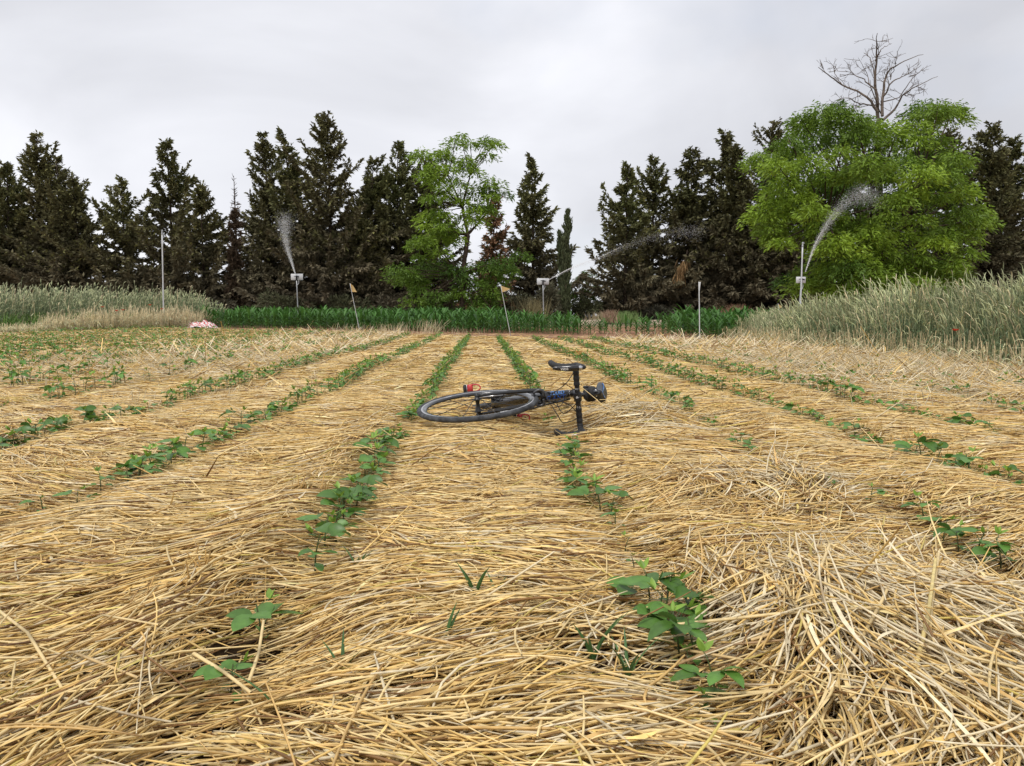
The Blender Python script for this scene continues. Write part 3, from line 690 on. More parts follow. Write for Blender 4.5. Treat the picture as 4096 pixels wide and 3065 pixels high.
def build_bike():
    root = empty('bicycle')
    tag(root, 'black road bicycle with blue lettering and drop handlebar lying on its side in the straw', 'bicycle')
    F = Vector((-.259, -.966, .105)).normalized(); U = Vector((.966, -.259, .137)); U = (U - F * U.dot(F)).normalized(); Lf = U.cross(F)
    hub = P3(1911, 1612, 4.21)
    AF, AU = .575, .07
    O = hub - F * AF - U * AU
    M = Matrix(((F.x, Lf.x, U.x, O.x), (F.y, Lf.y, U.y, O.y), (F.z, Lf.z, U.z, O.z), (0, 0, 0, 1)))
    root.matrix_world = M
    a = Vector((-math.cos(math.radians(73)), 0, math.sin(math.radians(73)))); p = Vector((a.z, 0, -a.x))
    axle = Vector((AF, 0, AU)); base = axle - p * .045
    ht0 = base + a * .372; ht1 = ht0 + a * .135; st = ht1 + a * .036
    # steering: turned to the left
    Rm = Matrix.Translation(base) @ Matrix.Rotation(math.radians(14), 4, a) @ Matrix.Translation(-base)
    S = np.array(Rm)
    bbv = Vector((0, 0, 0)); stt = Vector((-.145, 0, .474)); seat_cl = Vector((-.15, 0, .49))
    fr = Acc()
    sweep(fr, [ht0 - a * .002, ht1], [.026, .023], 20)                         # head tube
    sweep(fr, [ht0 + a * .03 + V3(-.012, 0, 0), bbv + V3(.02, 0, .012)], [.026, .030, .029, .027], 18, flat=(1, 1.08))
    sweep(fr, [ht1 - a * .028 + V3(-.01, 0, 0), stt + V3(.005, 0, -.01)], [.021, .017, .015], 16)
    sweep(fr, [bbv, stt], [.018, .016], 14)
    for s_ in (1, -1):
        sweep(fr, [V3(-.03, s_ * .03, 0), V3(-.2, s_ * .045, .02), V3(-.405, s_ * .064, .07)], [.013, .010, .007], 10)
        sweep(fr, [stt + V3(-.01, s_ * .018, -.03), V3(-.25, s_ * .035, .28), V3(-.405, s_ * .062, .078)], [.008, .0065, .006], 10)
        boxm(fr, (-.405, s_ * .064, .07), (.03, .006, .035), bev=.002)
    lathe(fr, [(.0, -.036), (.022, -.036), (.022, .036), (.0, .036)], k=24)
    fo = fr.obj('frame', M_black, root)
    # lettering on the head tube and the front of the down tube
    def on_head(h, ro, ang0):
        def f(x, y, z):
            c = ht0 + a * (h + x); an = ang0 + y / ro
            return list(c + (p * math.cos(an) + V3(0, -1, 0) * math.sin(an)) * (ro + .0006 + z))
        return f
    band = Acc(); ts = np.linspace(.006, .122, 14); an = np.linspace(-1.15, 1.0, 16)
    V = np.array([[list(ht0 + a * t + (p * math.cos(q) + V3(0, -1, 0) * math.sin(q)) * (.0265 - .003 * t / .135 + .0004)) for q in an] for t in ts])
    idx = np.arange(14 * 16).reshape(14, 16); band.add(V.reshape(-1, 3), np.stack([idx[:-1, :-1], idx[:-1, 1:], idx[1:, 1:], idx[1:, :-1]], -1).reshape(-1, 4))
    band.obj('head_tube_band', M_black, fo)
    text_obj('GIANT', .036, on_head(.060, .0262, -.62), M_blue, fo, shear=.15)
    text_obj('FLUID', .030, on_head(.072, .0262, .42), M_lblue, fo, shear=.15)
    rg_ = Acc(); T1 = Matrix.Translation(ht1 + a * .006) @ a.to_track_quat('Y', 'Z').to_matrix().to_4x4(); lathe(rg_, [(.021, -.002), (.0245, -.001), (.0245, .001), (.021, .002)], T1, 24, closed=True); rg_.obj('headset_ring', M_silver, root)
    # fork
    fk = Acc()
    for s_ in (1, -1):
        sweep(fk, [base + a * .365 + V3(0, s_ * .020, 0), base + a * .335 + V3(0, s_ * .036, 0), base + a * .2 + V3(0, s_ * .045, 0) + p * .012, axle + V3(0, s_ * .052, 0) + a * .01],
              [.017, .016, .013, .009], 12, X=S, flat=(.8, 1.15))
        boxm(fk, list(axle + V3(0, s_ * .053, 0)), (.022, .007, .028), X=S, bev=.002)
    sweep(fk, [base + a * .352, base + a * .372], [.024, .026], 18, X=S)
    fk.obj('fork', M_matte, root)
    # stem, spacers, bar
    sm = Acc(); clampc = st + p * .098 + a * .004
    sweep(sm, [ht1, st + a * .024], [.0185, .0185], 18, X=S)
    sweep(sm, [st, clampc], [.0185, .016, .0185], 14, X=S)
    Tc = Rm @ Matrix.Translation(clampc); lathe(sm, [(.0, -.024), (.0205, -.024), (.0215, -.02), (.0215, .02), (.0205, .024), (.0, .024)], np.array(Tc), 24)
    smo = sm.obj('stem', M_matte, root)
    # flame mark on the stem face
    mk = Acc(); pts = [(-.010, -.006), (-.004, -.009), (.004, -.005), (.012, .001), (.003, -.001), (.006, .004), (-.002, .003), (-.008, .007), (-.012, .002)]
    Vm = [list(clampc + p * .0222 + a * (x * 1.1) + V3(0, y * 1.0, 0)) for x, y in pts]
    Vm = [list(Vector(v) - p * (abs(pts[i][0]) * .18)) for i, v in enumerate(Vm)]
    mk.add(apply(S, np.array(Vm)), np.array([[0, 1, 2], [2, 3, 4], [2, 4, 6], [0, 2, 6], [4, 5, 6], [0, 6, 7], [0, 7, 8]])); mk.obj('flame_mark', M_white, smo, smooth=False)
    hb = Acc(); sweep(hb, [clampc + V3(0, .075, 0), clampc, clampc - V3(0, .075, 0)], [.0135, .0158, .0135], 16, X=S)
    hbo = hb.obj('handlebar', M_matte, root)
    def barpt(y, f_, u_): return clampc + V3(0, y * .885, 0) + p * f_ + a * u_
    def on_bar(y0):
        def f(x, y, z): 
            q = barpt(y0 + y * 1.0, 0, 0) + a * (x) + p * math.sqrt(max(0, .0152 ** 2 - x * x)) + p * (z + .0012); return list(Rm @ q)
        return f
    text_obj('N 1', .017, on_bar(-.052), M_white, hbo); text_obj('J G', .014, on_bar(.064), M_white, hbo)
    for s_ in (1, -1):
        tp = Acc()
        path = [barpt(s_ * .072, 0, 0), barpt(s_ * .13, .0, 0), barpt(s_ * .18, .004, 0), barpt(s_ * .2, .022, -.001), barpt(s_ * .207, .06, -.004), barpt(s_ * .21, .082, -.035), barpt(s_ * .213, .078, -.075),
                barpt(s_ * .216, .05, -.108), barpt(s_ * .218, .01, -.122), barpt(s_ * .22, -.045, -.128)]
        n_ = 84; rr = [.0165 + .0009 * (1 if (i % 6) < 3 else -1) for i in range(n_)]
        sweep(tp, path, rr, 14, n_, X=S)
        t_ = tp.obj('bar_tape', M_tape, hbo)
        hd = Acc()
        sweep(hd, [barpt(s_ * .206, .055, 0), barpt(s_ * .207, .09, .008), barpt(s_ * .207, .12, .017), barpt(s_ * .207, .137, .03)], [.018, .0195, .019, .011], 14, X=S, flat=(.85, 1.25))
        ho = hd.obj('brake_hood', M_tape, hbo)
        lv = Acc()
        sweep(lv, [barpt(s_ * .207, .13, .012), barpt(s_ * .209, .136, -.03), barpt(s_ * .211, .128, -.075), barpt(s_ * .214, .115, -.115), barpt(s_ * .216, .114, -.135)],
              [.013, .0145, .0125, .009, .006], 14, X=S, flat=(1.15, .7), side=(0, 1, 0))
        lo = lv.obj('brake_lever', M_black, hbo)
        cp = Acc(); sweep(cp, [barpt(s_ * .207, .138, .02), barpt(s_ * .207, .143, .0)], [.008, .013, .012], 12, X=S, flat=(1.1, .6)); cp.obj('lever_cap', M_silver, lo)
        if s_ == -1:
            def onlev(x, y, z):
                q = barpt(-.2105 + y * 1.13, .1415 - (abs(x) * .06), -.062 + x) + p * z; q = q - p * (max(0, -x) * .16); return list(Rm @ q)
            text_obj('ULTEGRA', .0165, lambda x, y, z: onlev(-x * .95, y, z), M_white, lo)
    # brake caliper
    bk = Acc(); bc = base + a * .352 + p * .03
    for s_ in (1, -1):
        sweep(bk, [bc + V3(0, s_ * .008, 0) + a * .012, bc + V3(0, s_ * .036, 0) + a * .012, bc + V3(0, s_ * .044, 0) - a * .012, bc + V3(0, s_ * .031, 0) - a * .040], [.008, .009, .008, .007], 10, X=S)
        boxm(bk, list(bc + V3(0, s_ * .022, 0) - a * .043), (.045, .01, .012), X=S, bev=.003)
    bk.obj('brake_caliper', M_dkgrey, root)
    # cables
    for c_ in [[barpt(-.16, .012, -.012), barpt(-.10, .03, -.06), barpt(-.05, .03, -.13), ht0 + p * .03 + V3(0, -.025, 0) + a * .03, ht0 + V3(-.03, -.03, -.03)],
               [barpt(.02, .035, .01), barpt(-.06, .05, -.02), barpt(-.03, .07, -.07), barpt(.03, .07, -.11), barpt(.0, .03, -.16), bc + V3(0, -.03, 0) + a * .02],
               [barpt(.10, .02, -.01), barpt(.04, .04, -.05), barpt(.01, .045, -.10), ht0 + p * .03 + V3(0, .02, 0), ht0 + V3(-.03, .03, -.04)],
               [barpt(.13, .015, -.012), barpt(.145, .03, -.06), barpt(.14, .035, -.10), barpt(.08, .03, -.128), ht0 + p * .01 + V3(0, .035, 0) + a * .02, ht0 + V3(-.06, .03, -.06)],
               [barpt(-.05, .022, .005), barpt(0, .04, .0), barpt(.05, .03, -.03), barpt(.09, .02, -.09), ht0 + V3(0, .03, 0) + a * .06]]:
        cb = Acc(); sweep(cb, c_, .0024, 8, 40, X=S); cb.obj('cable', M_tape, root)
    # wheels
    def wheel(nm, c, X, rear=False):
        w = empty(nm); w.parent = root
        T = np.array((Matrix(X) if X is not None else Matrix.Identity(4)) @ Matrix.Translation(c))
        ty = Acc(); an_ = np.linspace(0, 2 * np.pi, 14, endpoint=False); lathe(ty, [(.3225 + .0145 * math.cos(q), .0145 * math.sin(q)) for q in an_], T, 96, closed=True); ty.obj('tyre', M_rub, w)
        rm = Acc(); lathe(rm, [(.314, -.0102), (.303, -.0108), (.290, -.0095), (.281, -.004), (.281, .004), (.290, .0095), (.303, .0108), (.314, .0102)], T, 96, closed=True); ro = rm.obj('rim', M_black, w)
        for s_ in (1, -1):
            bt = Acc(); lathe(bt, [(.304, s_ * .0111), (.3125, s_ * .0108), (.3125, s_ * .0100), (.304, s_ * .0103)], T, 96, closed=True); bt.obj('brake_track', M_track, w)
        bt = Acc(); lathe(bt, [(.2812, -.0035), (.2804, 0), (.2812, .0035)], T, 96); 
        hb_ = Acc(); W = .05 if not rear else .065
        lathe(hb_, [(.0, -W - .016), (.008, -W - .016), (.010, -W - .004), (.012, -W), (.0135, -W + .012), (.022, -W + .014), (.022, -W + .018), (.013, -W + .026), (.0085, 0), (.013, W - .026), (.022, W - .018), (.022, W - .014), (.0135, W - .012), (.012, W), (.010, W + .004), (.008, W + .016), (0, W + .016)], T, 24)
        hb_.obj('hub', M_matte, w)
        ns = 20
        for i in range(ns):
            s_ = 1 if i % 2 else -1; th = i * 2 * math.pi / ns; tw = .9 if (i // 2) % 2 else -.9
            h0 = np.array([.021 * math.cos(th + tw), s_ * (W - .016), .021 * math.sin(th + tw)]); h1 = np.array([.283 * math.cos(th), s_ * .002, .283 * math.sin(th)])
            sp = Acc(); tubes(sp, apply(T, np.stack([h0, h1]))[None], .0019, 5); sp.obj('spoke', M_matte, w)
        vl = Acc(); th = math.pi + .12; sweep(vl, [V3(.282 * math.cos(th), 0, .282 * math.sin(th)), V3(.235 * math.cos(th), 0, .235 * math.sin(th))], [.004, .003, .0035], 8, 8, X=T); vl.obj('valve', M_silver, w)
        return w, T, ro
    fw, T, ro = wheel('front_wheel', axle, S)
    # rim lettering on the upper (right hand) side, behind the hub
    def on_rim(th0, r0):
        def f(x, y, z): th = th0 + x / r0; r_ = r0 + y; return list(apply(T, np.array([[r_ * math.cos(th), -.0108 - z - abs(0) , r_ * math.sin(th)]]))[0])
        return f
    def on_rim_in(th0, y0=0):        # inner wall of the rim, seen across the wheel
        def f(x, y, z): th = th0 + x / .281; return list(apply(T, np.array([[.2802 - z, y + y0, .281 * math.sin(th) / .281 * .2802 if False else 0]]))[0])
        return f
    text_obj('GIANT', .014, on_rim(-2.25, .296), M_white, ro, shear=.3)
    text_obj('GIANT', .014, on_rim(.75, .296), M_white, ro, shear=.3)
    rw, T2, _ = wheel('rear_wheel', V3(-.405, 0, .07), None, True)
    # drivetrain (right side is local -y)
    cs = Acc()
    for r_, yy in ((.034, -.022), (.031, -.027), (.028, -.031), (.025, -.035), (.022, -.039)):
        lathe(cs, [(.012, yy - .001), (r_ + .012, yy - .001), (r_ + .012, yy + .001), (.012, yy + .001)], np.array(Matrix.Translation((-.405, 0, .07))), 36)
    cs.obj('cassette', M_silver, root)
    ck = empty('crankset'); ck.parent = root
    for r_, yy in ((.104, -.048), (.080, -.042)):
        cr_ = Acc(); lathe(cr_, [(r_ - .016, yy - .0015), (r_, yy - .0015), (r_, yy + .0015), (r_ - .016, yy + .0015)], None, 60, closed=True)
        for i in range(5):
            th = i * 2 * math.pi / 5; sweep(cr_, [V3(0, yy, 0), V3((r_ - .01) * math.cos(th), yy, (r_ - .01) * math.sin(th))], [.011, .006], 8, 5)
        cr_.obj('chainring', M_matte, ck)
    dr = Vector((.74, 0, -.67)).normalized()
    for s_, dd in ((-1, dr), (1, -dr)):
        ca = Acc(); sweep(ca, [V3(0, s_ * .055, 0), V3(0, s_ * .064, 0) + dd * .08, V3(0, s_ * .068, 0) + dd * .17], [.014, .011, .011], 12, 16, flat=(.7, 1.3)); ca.obj('crank_arm', M_black, ck)
        c = V3(0, s_ * .072, 0) + dd * .17
        pe = empty('pedal'); pe.parent = root
        ax = Acc(); sweep(ax, [c, c + V3(0, s_ * .056, 0)], .008, 10, 6); ax.obj('spindle', M_silver if s_ < 0 else M_red, pe)
        pb = Acc(); q = c + V3(0, s_ * .034, 0)
        boxm(pb, (q.x, q.y, q.z + .004), (.022, .05, .034), bev=.006)
        sweep(pb, [q + V3(0, .021, .02), q + V3(0, .020, .045), q + V3(0, .012, .064), q + V3(0, 0, .069), q + V3(0, -.012, .064), q + V3(0, -.020, .045), q + V3(0, -.021, .02)], [.006, .0045, .004, .004, .004, .0045, .006], 8, 30)
        pb.obj('pedal_body', M_red, pe)
        pk = Acc(); boxm(pk, (q.x, q.y, q.z - .027), (.026, .052, .022), bev=.006); pk.obj('pedal_clip', M_tape, pe)
        pl = Acc(); boxm(pl, (q.x, q.y, q.z - .0135), (.0245, .046, .004), bev=.001); pl.obj('pedal_plate', M_silver, pe)
    # chain
    ch = Acc(); yy = -.046
    for k_, ya, yb in ((1, .104, .046), (-1, .104, .046)):
        sweep(ch, [V3(0, yy, k_ * ya), V3(-.405, -.036, .07 + k_ * yb)], .0035, 6, 40, flat=(.7, 1.3))
    th = np.linspace(-1.6, 1.6, 12); sweep(ch, [V3(.105 * math.cos(t), yy, .105 * math.sin(t)) for t in th], .0035, 6, 30)
    ch.obj('chain', M_silver, root)
    rd = Acc(); sweep(rd, [V3(-.41, -.07, .045), V3(-.40, -.078, -.0), V3(-.37, -.06, -.06)], [.012, .012, .008], 8, 12); lathe(rd, [(0, -.052), (.026, -.052), (.026, -.047), (0, -.047)], np.array(Matrix.Translation((-.372, 0, -.065))), 20)
    rd.obj('rear_derailleur', M_galv, root)
    # bottle cage holder with a dark bottle in front of the seat tube
    bo = Acc(); c0 = V3(.12, 0, .20); d_ = (ht0 - bbv).normalized(); sweep(bo, [d_ * .12 + V3(-.045, 0, .035), d_ * .30 + V3(-.045, 0, .035)], [.030, .036, .036, .034, .024], 18, 16); bo.obj('water_bottle', M_matte, root)
    # seatpost, saddle, bag
    sdir_ = (stt - bbv).normalized(); top = stt + sdir_ * .145
    sp = Acc(); sweep(sp, [stt, top], .0136, 14, 8); sp.obj('seatpost', M_black, root)
    sd = empty('saddle'); sd.parent = root
    zt = top.z + .045; fx = lambda t: .125 - .27 * t                  # nose forward
    sa = Acc(); nt_, kc = 26, 21; V = []
    xo = top.x
    for i in range(nt_):
        t = i / (nt_ - 1); hw = .017 + (.073 - .017) * float(sstep(.35, .92, t)); hw *= (1 - .35 * max(0, (t - .93) / .07)); 
        if t < .05: hw *= .55 + 9 * t
        for j in range(kc):
            v = -1 + 2 * j / (kc - 1); yv = hw * v
            zz = zt + .008 * float(sstep(.5, 1, t)) - .004 * math.cos(v * 1.5) * 1.0 - (.030 + .0 * t) * abs(v) ** 4.0 * (.8 + .2 * t) - .012 * abs(v) ** 2
            V.append([xo + fx(t), yv, zz])
    V = np.array(V).reshape(nt_, kc, 3); Vb = V.copy(); Vb[..., 2] -= .008; Vb[..., 1] *= .93
    A_ = np.arange(nt_ * kc).reshape(nt_, kc); B_ = A_ + nt_ * kc
    q4 = lambda I: np.stack([I[:-1, :-1], I[:-1, 1:], I[1:, 1:], I[1:, :-1]], -1).reshape(-1, 4)
    ed = []
    ring = list(A_[0]) + list(A_[1:, -1]) + list(A_[-1, ::-1][1:]) + list(A_[::-1, 0][1:-1]); ringb = [r + nt_ * kc for r in ring]
    for i in range(len(ring)): j = (i + 1) % len(ring); ed.append([ring[i], ringb[i], ringb[j], ring[j]])
    sa.add(np.concatenate([V.reshape(-1, 3), Vb.reshape(-1, 3)]), np.concatenate([q4(A_), q4(B_)[:, ::-1], np.array(ed)])); so = sa.obj('saddle_cover', M_sad, sd)
    for s_ in (1, -1):                                                   # blue stripes on the cover
        sr = Acc(); pts = []
        for t in np.linspace(.42, .96, 10):
            i = int(t * (nt_ - 1)); jm = kc // 2 + s_ * int(2 + 7.0 * (t - .42) / .54); pts.append(V[i, jm] + [0, 0, .0012])
        sweep(sr, pts, [.003, .006, .008, .008], 8, 24, flat=(1.0, .25)); sr.obj('stripe', M_lblue, sd)
    ns_ = Acc(); sweep(ns_, [V3(xo + .124, 0, zt - .012), V3(xo + .100, 0, zt - .010)], [.012, .017, .016], 14, 8); ns_.obj('saddle_nose', M_tape, sd)
    rl = Acc()
    for s_ in (1, -1): sweep(rl, [V3(xo + .105, s_ * .006, zt - .02), V3(xo + .06, s_ * .02, zt - .038), V3(xo - .04, s_ * .022, zt - .04), V3(xo - .10, s_ * .045, zt - .018)], .0035, 8, 24)
    rl.obj('saddle_rail', M_white, sd)
    bg_ = empty('saddle_bag'); bg_.parent = root
    ba = Acc(); sweep(ba, [V3(xo + .02, 0, zt - .05), V3(xo - .02, 0, zt - .075), V3(xo - .06, 0, zt - .095), V3(xo - .085, 0, zt - .11)], [.032, .052, .053, .034], 18, 20, flat=(.95, .95)); ba.obj('bag_body', M_bag, bg_)
    cl = Acc(); boxm(cl, (xo + .005, 0, zt - .105), (.06, .075, .030), bev=.01); boxm(cl, (xo - .015, -.045, zt - .11), (.03, .02, .034), bev=.006); cl.obj('bag_pocket', M_tape, bg_)
    sb = Acc(); lathe(sb, [(.047, -.008), (.0485, -.008), (.0485, .008), (.047, .008)], np.array(Matrix.Translation((xo - .03, 0, zt - .08)) @ Matrix.Rotation(math.pi / 2, 4, 'Z')), 30, closed=True); sb.obj('bag_strap', M_tape, bg_)
    return root
build_bike()

# ------------------------------------------------------------------ rye stands
def rye(acc, X, Y, H, rng, lean, stemw=.0034, earw=.0075, fresh=1.0, ear=True, z=None, leaves=2, dry=0.0):
    n = len(X); z0 = (gz(X, Y) if z is None else z); H = H * np.where(rng.random(n) < .05, rng.uniform(1.15, 1.32, n), rng.uniform(.6, 1.14, n))
    az = rng.normal(lean, .8, n) + 1.3 * vn(X / .9, Y / .9, 53); ln = np.abs(rng.normal(.13, .11, n)); t = np.linspace(0, 1, 6)[None, :]
    hx = np.cos(az)[:, None] * ln[:, None] * H[:, None] * t ** 2; hy = np.sin(az)[:, None] * ln[:, None] * H[:, None] * t ** 2
    P = np.stack([X[:, None] + hx, Y[:, None] + hy, z0[:, None] + H[:, None] * t * (1 - .1 * ln[:, None] * t)], -1)
    g = np.array([.175, .24, .12]); s = np.array([.76, .64, .40]); mixv = np.where(rng.random(n) < dry, 1.0, rng.uniform(0, .35, n) ** 1.3)[:, None]
    col = (g * (1 - mixv) + s * mixv) * rng.uniform(.6, 1.3, n)[:, None]
    tubes(acc, P, stemw, 3, col[:, None, :] * np.linspace(.8, 1.15, 6)[None, :, None])
    if ear:
        T = nrm(P[:, -1] - P[:, -2]); te = np.linspace(0, 1, 5)[None, :, None]; le = rng.uniform(.10, .19, n)[:, None, None]
        dr = np.stack([np.cos(az), np.sin(az), -1.1 * np.ones(n)], -1)[:, None, :] * rng.uniform(.0, .5, n)[:, None, None]
        E = P[:, -1:, :] + T[:, None, :] * le * te + dr * le * te ** 2
        ec = (np.array([.44, .48, .26]) * (1 - mixv) + np.array([.74, .64, .42]) * mixv) * rng.uniform(.6, 1.55, n)[:, None] * (1 + .3 * vn(X / .8, Y / .8, 54))[:, None]
        tubes(acc, E, earw * np.array([.45, 1.0, .95, .7, .12])[None], 4, ec[:, None, :] * np.ones((1, 5, 1)), flat=.7)
    for q in range(leaves):
        f = rng.uniform(.2, .85, n); i0 = (f * 5).astype(int); B = P[np.arange(n), i0]; a2 = rng.uniform(0, 6.28, n); L_ = rng.uniform(.12, .28, n)
        tt = np.linspace(0, 1, 4)[None, :]
        Q = np.stack([B[:, :1] + np.cos(a2)[:, None] * L_[:, None] * tt * .75, B[:, 1:2] + np.sin(a2)[:, None] * L_[:, None] * tt * .75, B[:, 2:] + L_[:, None] * (tt * .8 - tt ** 2 * rng.uniform(.4, 1.5, n)[:, None])], -1)
        tubes(acc, Q, np.array([.8, 1, .8, .1])[None] * earw * .75, 2, np.clip(col * np.array([.85, 1.0, .95]), 0, 1)[:, None, :] * np.ones((1, 4, 1)), roll=rng.normal(0, .5, n))
def build_rye_right():
    rng = np.random.default_rng(8); acc = Acc()
    n = 9000; Y = 6.4 + 13.3 * rng.random(n) ** 1.0; dX = np.abs(rng.gamma(1.4, .95, n)); ed = 5.75 + .25 * vn(Y / 1.1, Y * 0, 51) + .0 * Y
    X = ed + dX; q = (X < 12.5); X, Y, dX = X[q], Y[q], dX[q]
    fr_ = sstep(18.5, 12.5, Y); H = (.58 + .34 * sstep(0, .5, dX)) * (.74 + .3 * fr_) * (1 + .08 * vn(X / 1.5, Y / 1.5, 52))
    rye(acc, X, Y, H, rng, 3.1, dry=.10)
    # dry, collapsed fringe at the foot
    n = 900; Y = 6.4 + 13 * rng.random(n); X = 5.6 + .25 * vn(Y / 1.1, Y * 0, 51) + rng.normal(0, .16, n); rye(acc, X, Y, np.full(n, .38), rng, 3.4, dry=.8, leaves=1, ear=False)
    return acc.obj('rye_stand', M_rye)
tag(build_rye_right(), 'tall grey green rye with pale ears standing along the right edge of the straw', 'rye stand', kind='stuff')
def build_rye_left():
    rng = np.random.default_rng(9); acc = Acc()
    n = 5600; Y = 24 + 12 * rng.random(n); X = left_edge(np.minimum(Y, 33)) - .9 - rng.gamma(1.6, 2.2, n) + .4 * vn(Y / 1.3, Y * 0, 61); q = X > -30
    X, Y = X[q], Y[q]; dd = left_edge(np.minimum(Y, 33)) - X
    H = (.85 + .5 * np.clip(sstep(0, 1.6, dd), 0, 1)) * (1 + .16 * vn(X / 1.2, Y / 1.2, 62)) * (1 - .25 * sstep(33, 36, Y))
    rye(acc, X, Y, H * .92, rng, 1.0, stemw=.006, earw=.015, dry=.05)
    return acc.obj('rye_stand', M_rye)
tag(build_rye_left(), 'tall grey green rye standing at the far left in front of the conifers', 'rye stand', kind='stuff')
def build_dry_left():
    rng = np.random.default_rng(10); acc = Acc()
    n = 4200; Y = 20.5 + 12.5 * rng.random(n); X = left_edge(Y) - .2 - np.abs(rng.normal(0, .75, n)); h = .3 + .5 * sstep(24.5, 27.5, Y + .9 * vn(X / .8, Y / .8, 63)) * sstep(33.2, 31.5, Y)
    rye(acc, X, Y, h * rng.uniform(.6, 1.15, n), rng, 1.6, stemw=.006, earw=.011, dry=1.0, leaves=2, ear=False)
    return acc.obj('dry_rye_stubble', M_straw)
tag(build_dry_left(), 'cream dry rye stalks leaning at the left edge of the field', 'dry rye', kind='stuff')
def build_green_left():
    rng = np.random.default_rng(12); acc = Acc(); n = 3800
    Y = 21.5 + 8 * rng.random(n); X = left_edge(Y) - .8 - rng.gamma(1.5, 1.6, n); t = np.linspace(0, 1, 5)[None, :]; a = rng.uniform(0, 6.28, n); h = rng.uniform(.35, .85, n); o = rng.uniform(.1, .5, n)
    z = gz(X, Y); P = np.stack([X[:, None] + np.cos(a)[:, None] * o[:, None] * t ** 1.6, Y[:, None] + np.sin(a)[:, None] * o[:, None] * t ** 1.6, z[:, None] + h[:, None] * (t * 1.25 - .4 * t * t)], -1)
    tubes(acc, P, .014 * np.array([.7, 1, .9, .6, .05])[None], 2, (np.array([.15, .26, .06]) * rng.uniform(.7, 1.2, n)[:, None])[:, None, :] * np.ones((1, 5, 1)), roll=rng.normal(0, .6, n))
    return acc.obj('tall_grass', M_rye)
tag(build_green_left(), 'bright green tall grass behind the dry stalks at the left edge', 'grass', kind='stuff')

# ------------------------------------------------------------------ maize
def maize_geo(rng, H):
    acc = Acc(); t = np.linspace(0, 1, 5); lean = rng.normal(0, .04, 2)
    tubes(acc, np.stack([lean[0] * t * H, lean[1] * t * H, H * .62 * t], -1)[None], np.linspace(.013, .007, 5)[None], 6, np.array([.10, .19, .05]))
    az = rng.uniform(0, 6.28); nl = 8
    for i in range(nl):
        f = .12 + .55 * i / nl; a = az + (i % 2) * math.pi + rng.normal(0, .25); L_ = H * (.38 + .32 * math.sin(min(1, (i + 1) / nl) * 2.6)); e_ = .65 + .6 * i / nl
        tt = np.linspace(0, 1, 8); out = L_ * (tt * math.cos(e_) + .12 * tt ** 2); up = L_ * (tt * math.sin(e_) - rng.uniform(.35, .75) * tt ** 2.3 * (1.1 - .6 * i / nl))
        b = [lean[0] * f * H, lean[1] * f * H, f * H]
        P = np.stack([b[0] + math.cos(a) * out, b[1] + math.sin(a) * out, b[2] + up], -1)[None]
        w = H * .045 * np.array([.45, .85, 1, 1, .85, .6, .35, .03])[None]
        c = np.array([.055, .135, .026]) * rng.uniform(.7, 1.7)
        blades(acc, P, w, c[None, None, :], fold=.35, roll=np.array([rng.normal(0, .15)]))
    return acc
rm_ = np.random.default_rng(77)
MZ = [maize_geo(rm_, h) for h in (.78, .84, .9, .86, .74, .8)]; MZM = [a.mesh('maize_plant', M_leafy) for a in MZ]
def maizeY(X): return 25.2 - .55 * X
items = []
for row in range(12):
    x = -13.3 - .05 * row
    while x < 8.5:
        y = maizeY(x) + row * .62 + rm_.normal(0, .09)
        k_ = 1.0
        if 2.2 < x < 5.2:                       # thinner, shorter plants
            k_ = .72
            if row > 3 or rm_.random() < .35: x += .2; continue
        if -.2 < x <= 2.2: k_ = .85; 
        if -.2 < x <= 2.2 and row > 6: x += .2; continue
        if x >= 5.0: y -= 1.2; k_ = 1.0
        items.append((x, y, gz1(x, y), k_ * rm_.uniform(.72, 1.08) * (1 + .1 * float(vn(np.array([x / .8]), np.array([row * .7]), 71)[0])), rm_.uniform(0, 6.28), rm_.uniform(.85, 1.15)))
        x += rm_.uniform(.13, .21)
items.sort(key=lambda i_: i_[1] - maizeY(i_[0]) + (1.2 if i_[0] >= 5 else 0) + (-.4 if 0 < i_[0] < 5.2 else 0))
for k_, it in enumerate(items[:300]):
    o = bpy.data.objects.new('maize_plant', MZM[k_ % 6]); COL.objects.link(o); o.location = it[:3]; o.rotation_euler = (0, 0, it[4]); o.scale = (it[3],) * 3
    sz = 'tall ' if it[3] > .98 else 'short ' if it[3] < .84 else ''
    if it[0] > 5: tag(o, sz + 'dense dark maize plant in the clump beside the rye, ' + ('nearest its foot' if it[1] < maizeY(it[0]) - 1.0 else 'behind the front plants'), 'maize plant', 'maize plants in the clump beside the rye')
    elif it[0] > -.2: tag(o, sz + 'separate maize plant ' + ('between the middle sprinkler and the open gap' if it[0] < 1.6 else 'below the open sky gap' if it[0] < 3.4 else 'beside the upright white rod'), 'maize plant', 'sparse maize plants right of the middle')
    else: tag(o, sz + 'front maize plant ' + ('near the striped tape heap' if it[0] < -11.2 else 'below the left sprinkler' if it[0] < -8.3 else 'left of the left flag' if it[0] < -6.3 else 'right of the left flag' if it[0] < -4.2 else 'below the slim green tree' if it[0] < -2 else 'around the foot of the middle flag'), 'maize plant', 'maize plants along the dense front edge')
tag(merge_copies(MZ, items[300:]).obj('maize_field', M_leafy), 'dark green young maize filling the strip behind its front plants', 'maize field', kind='stuff')

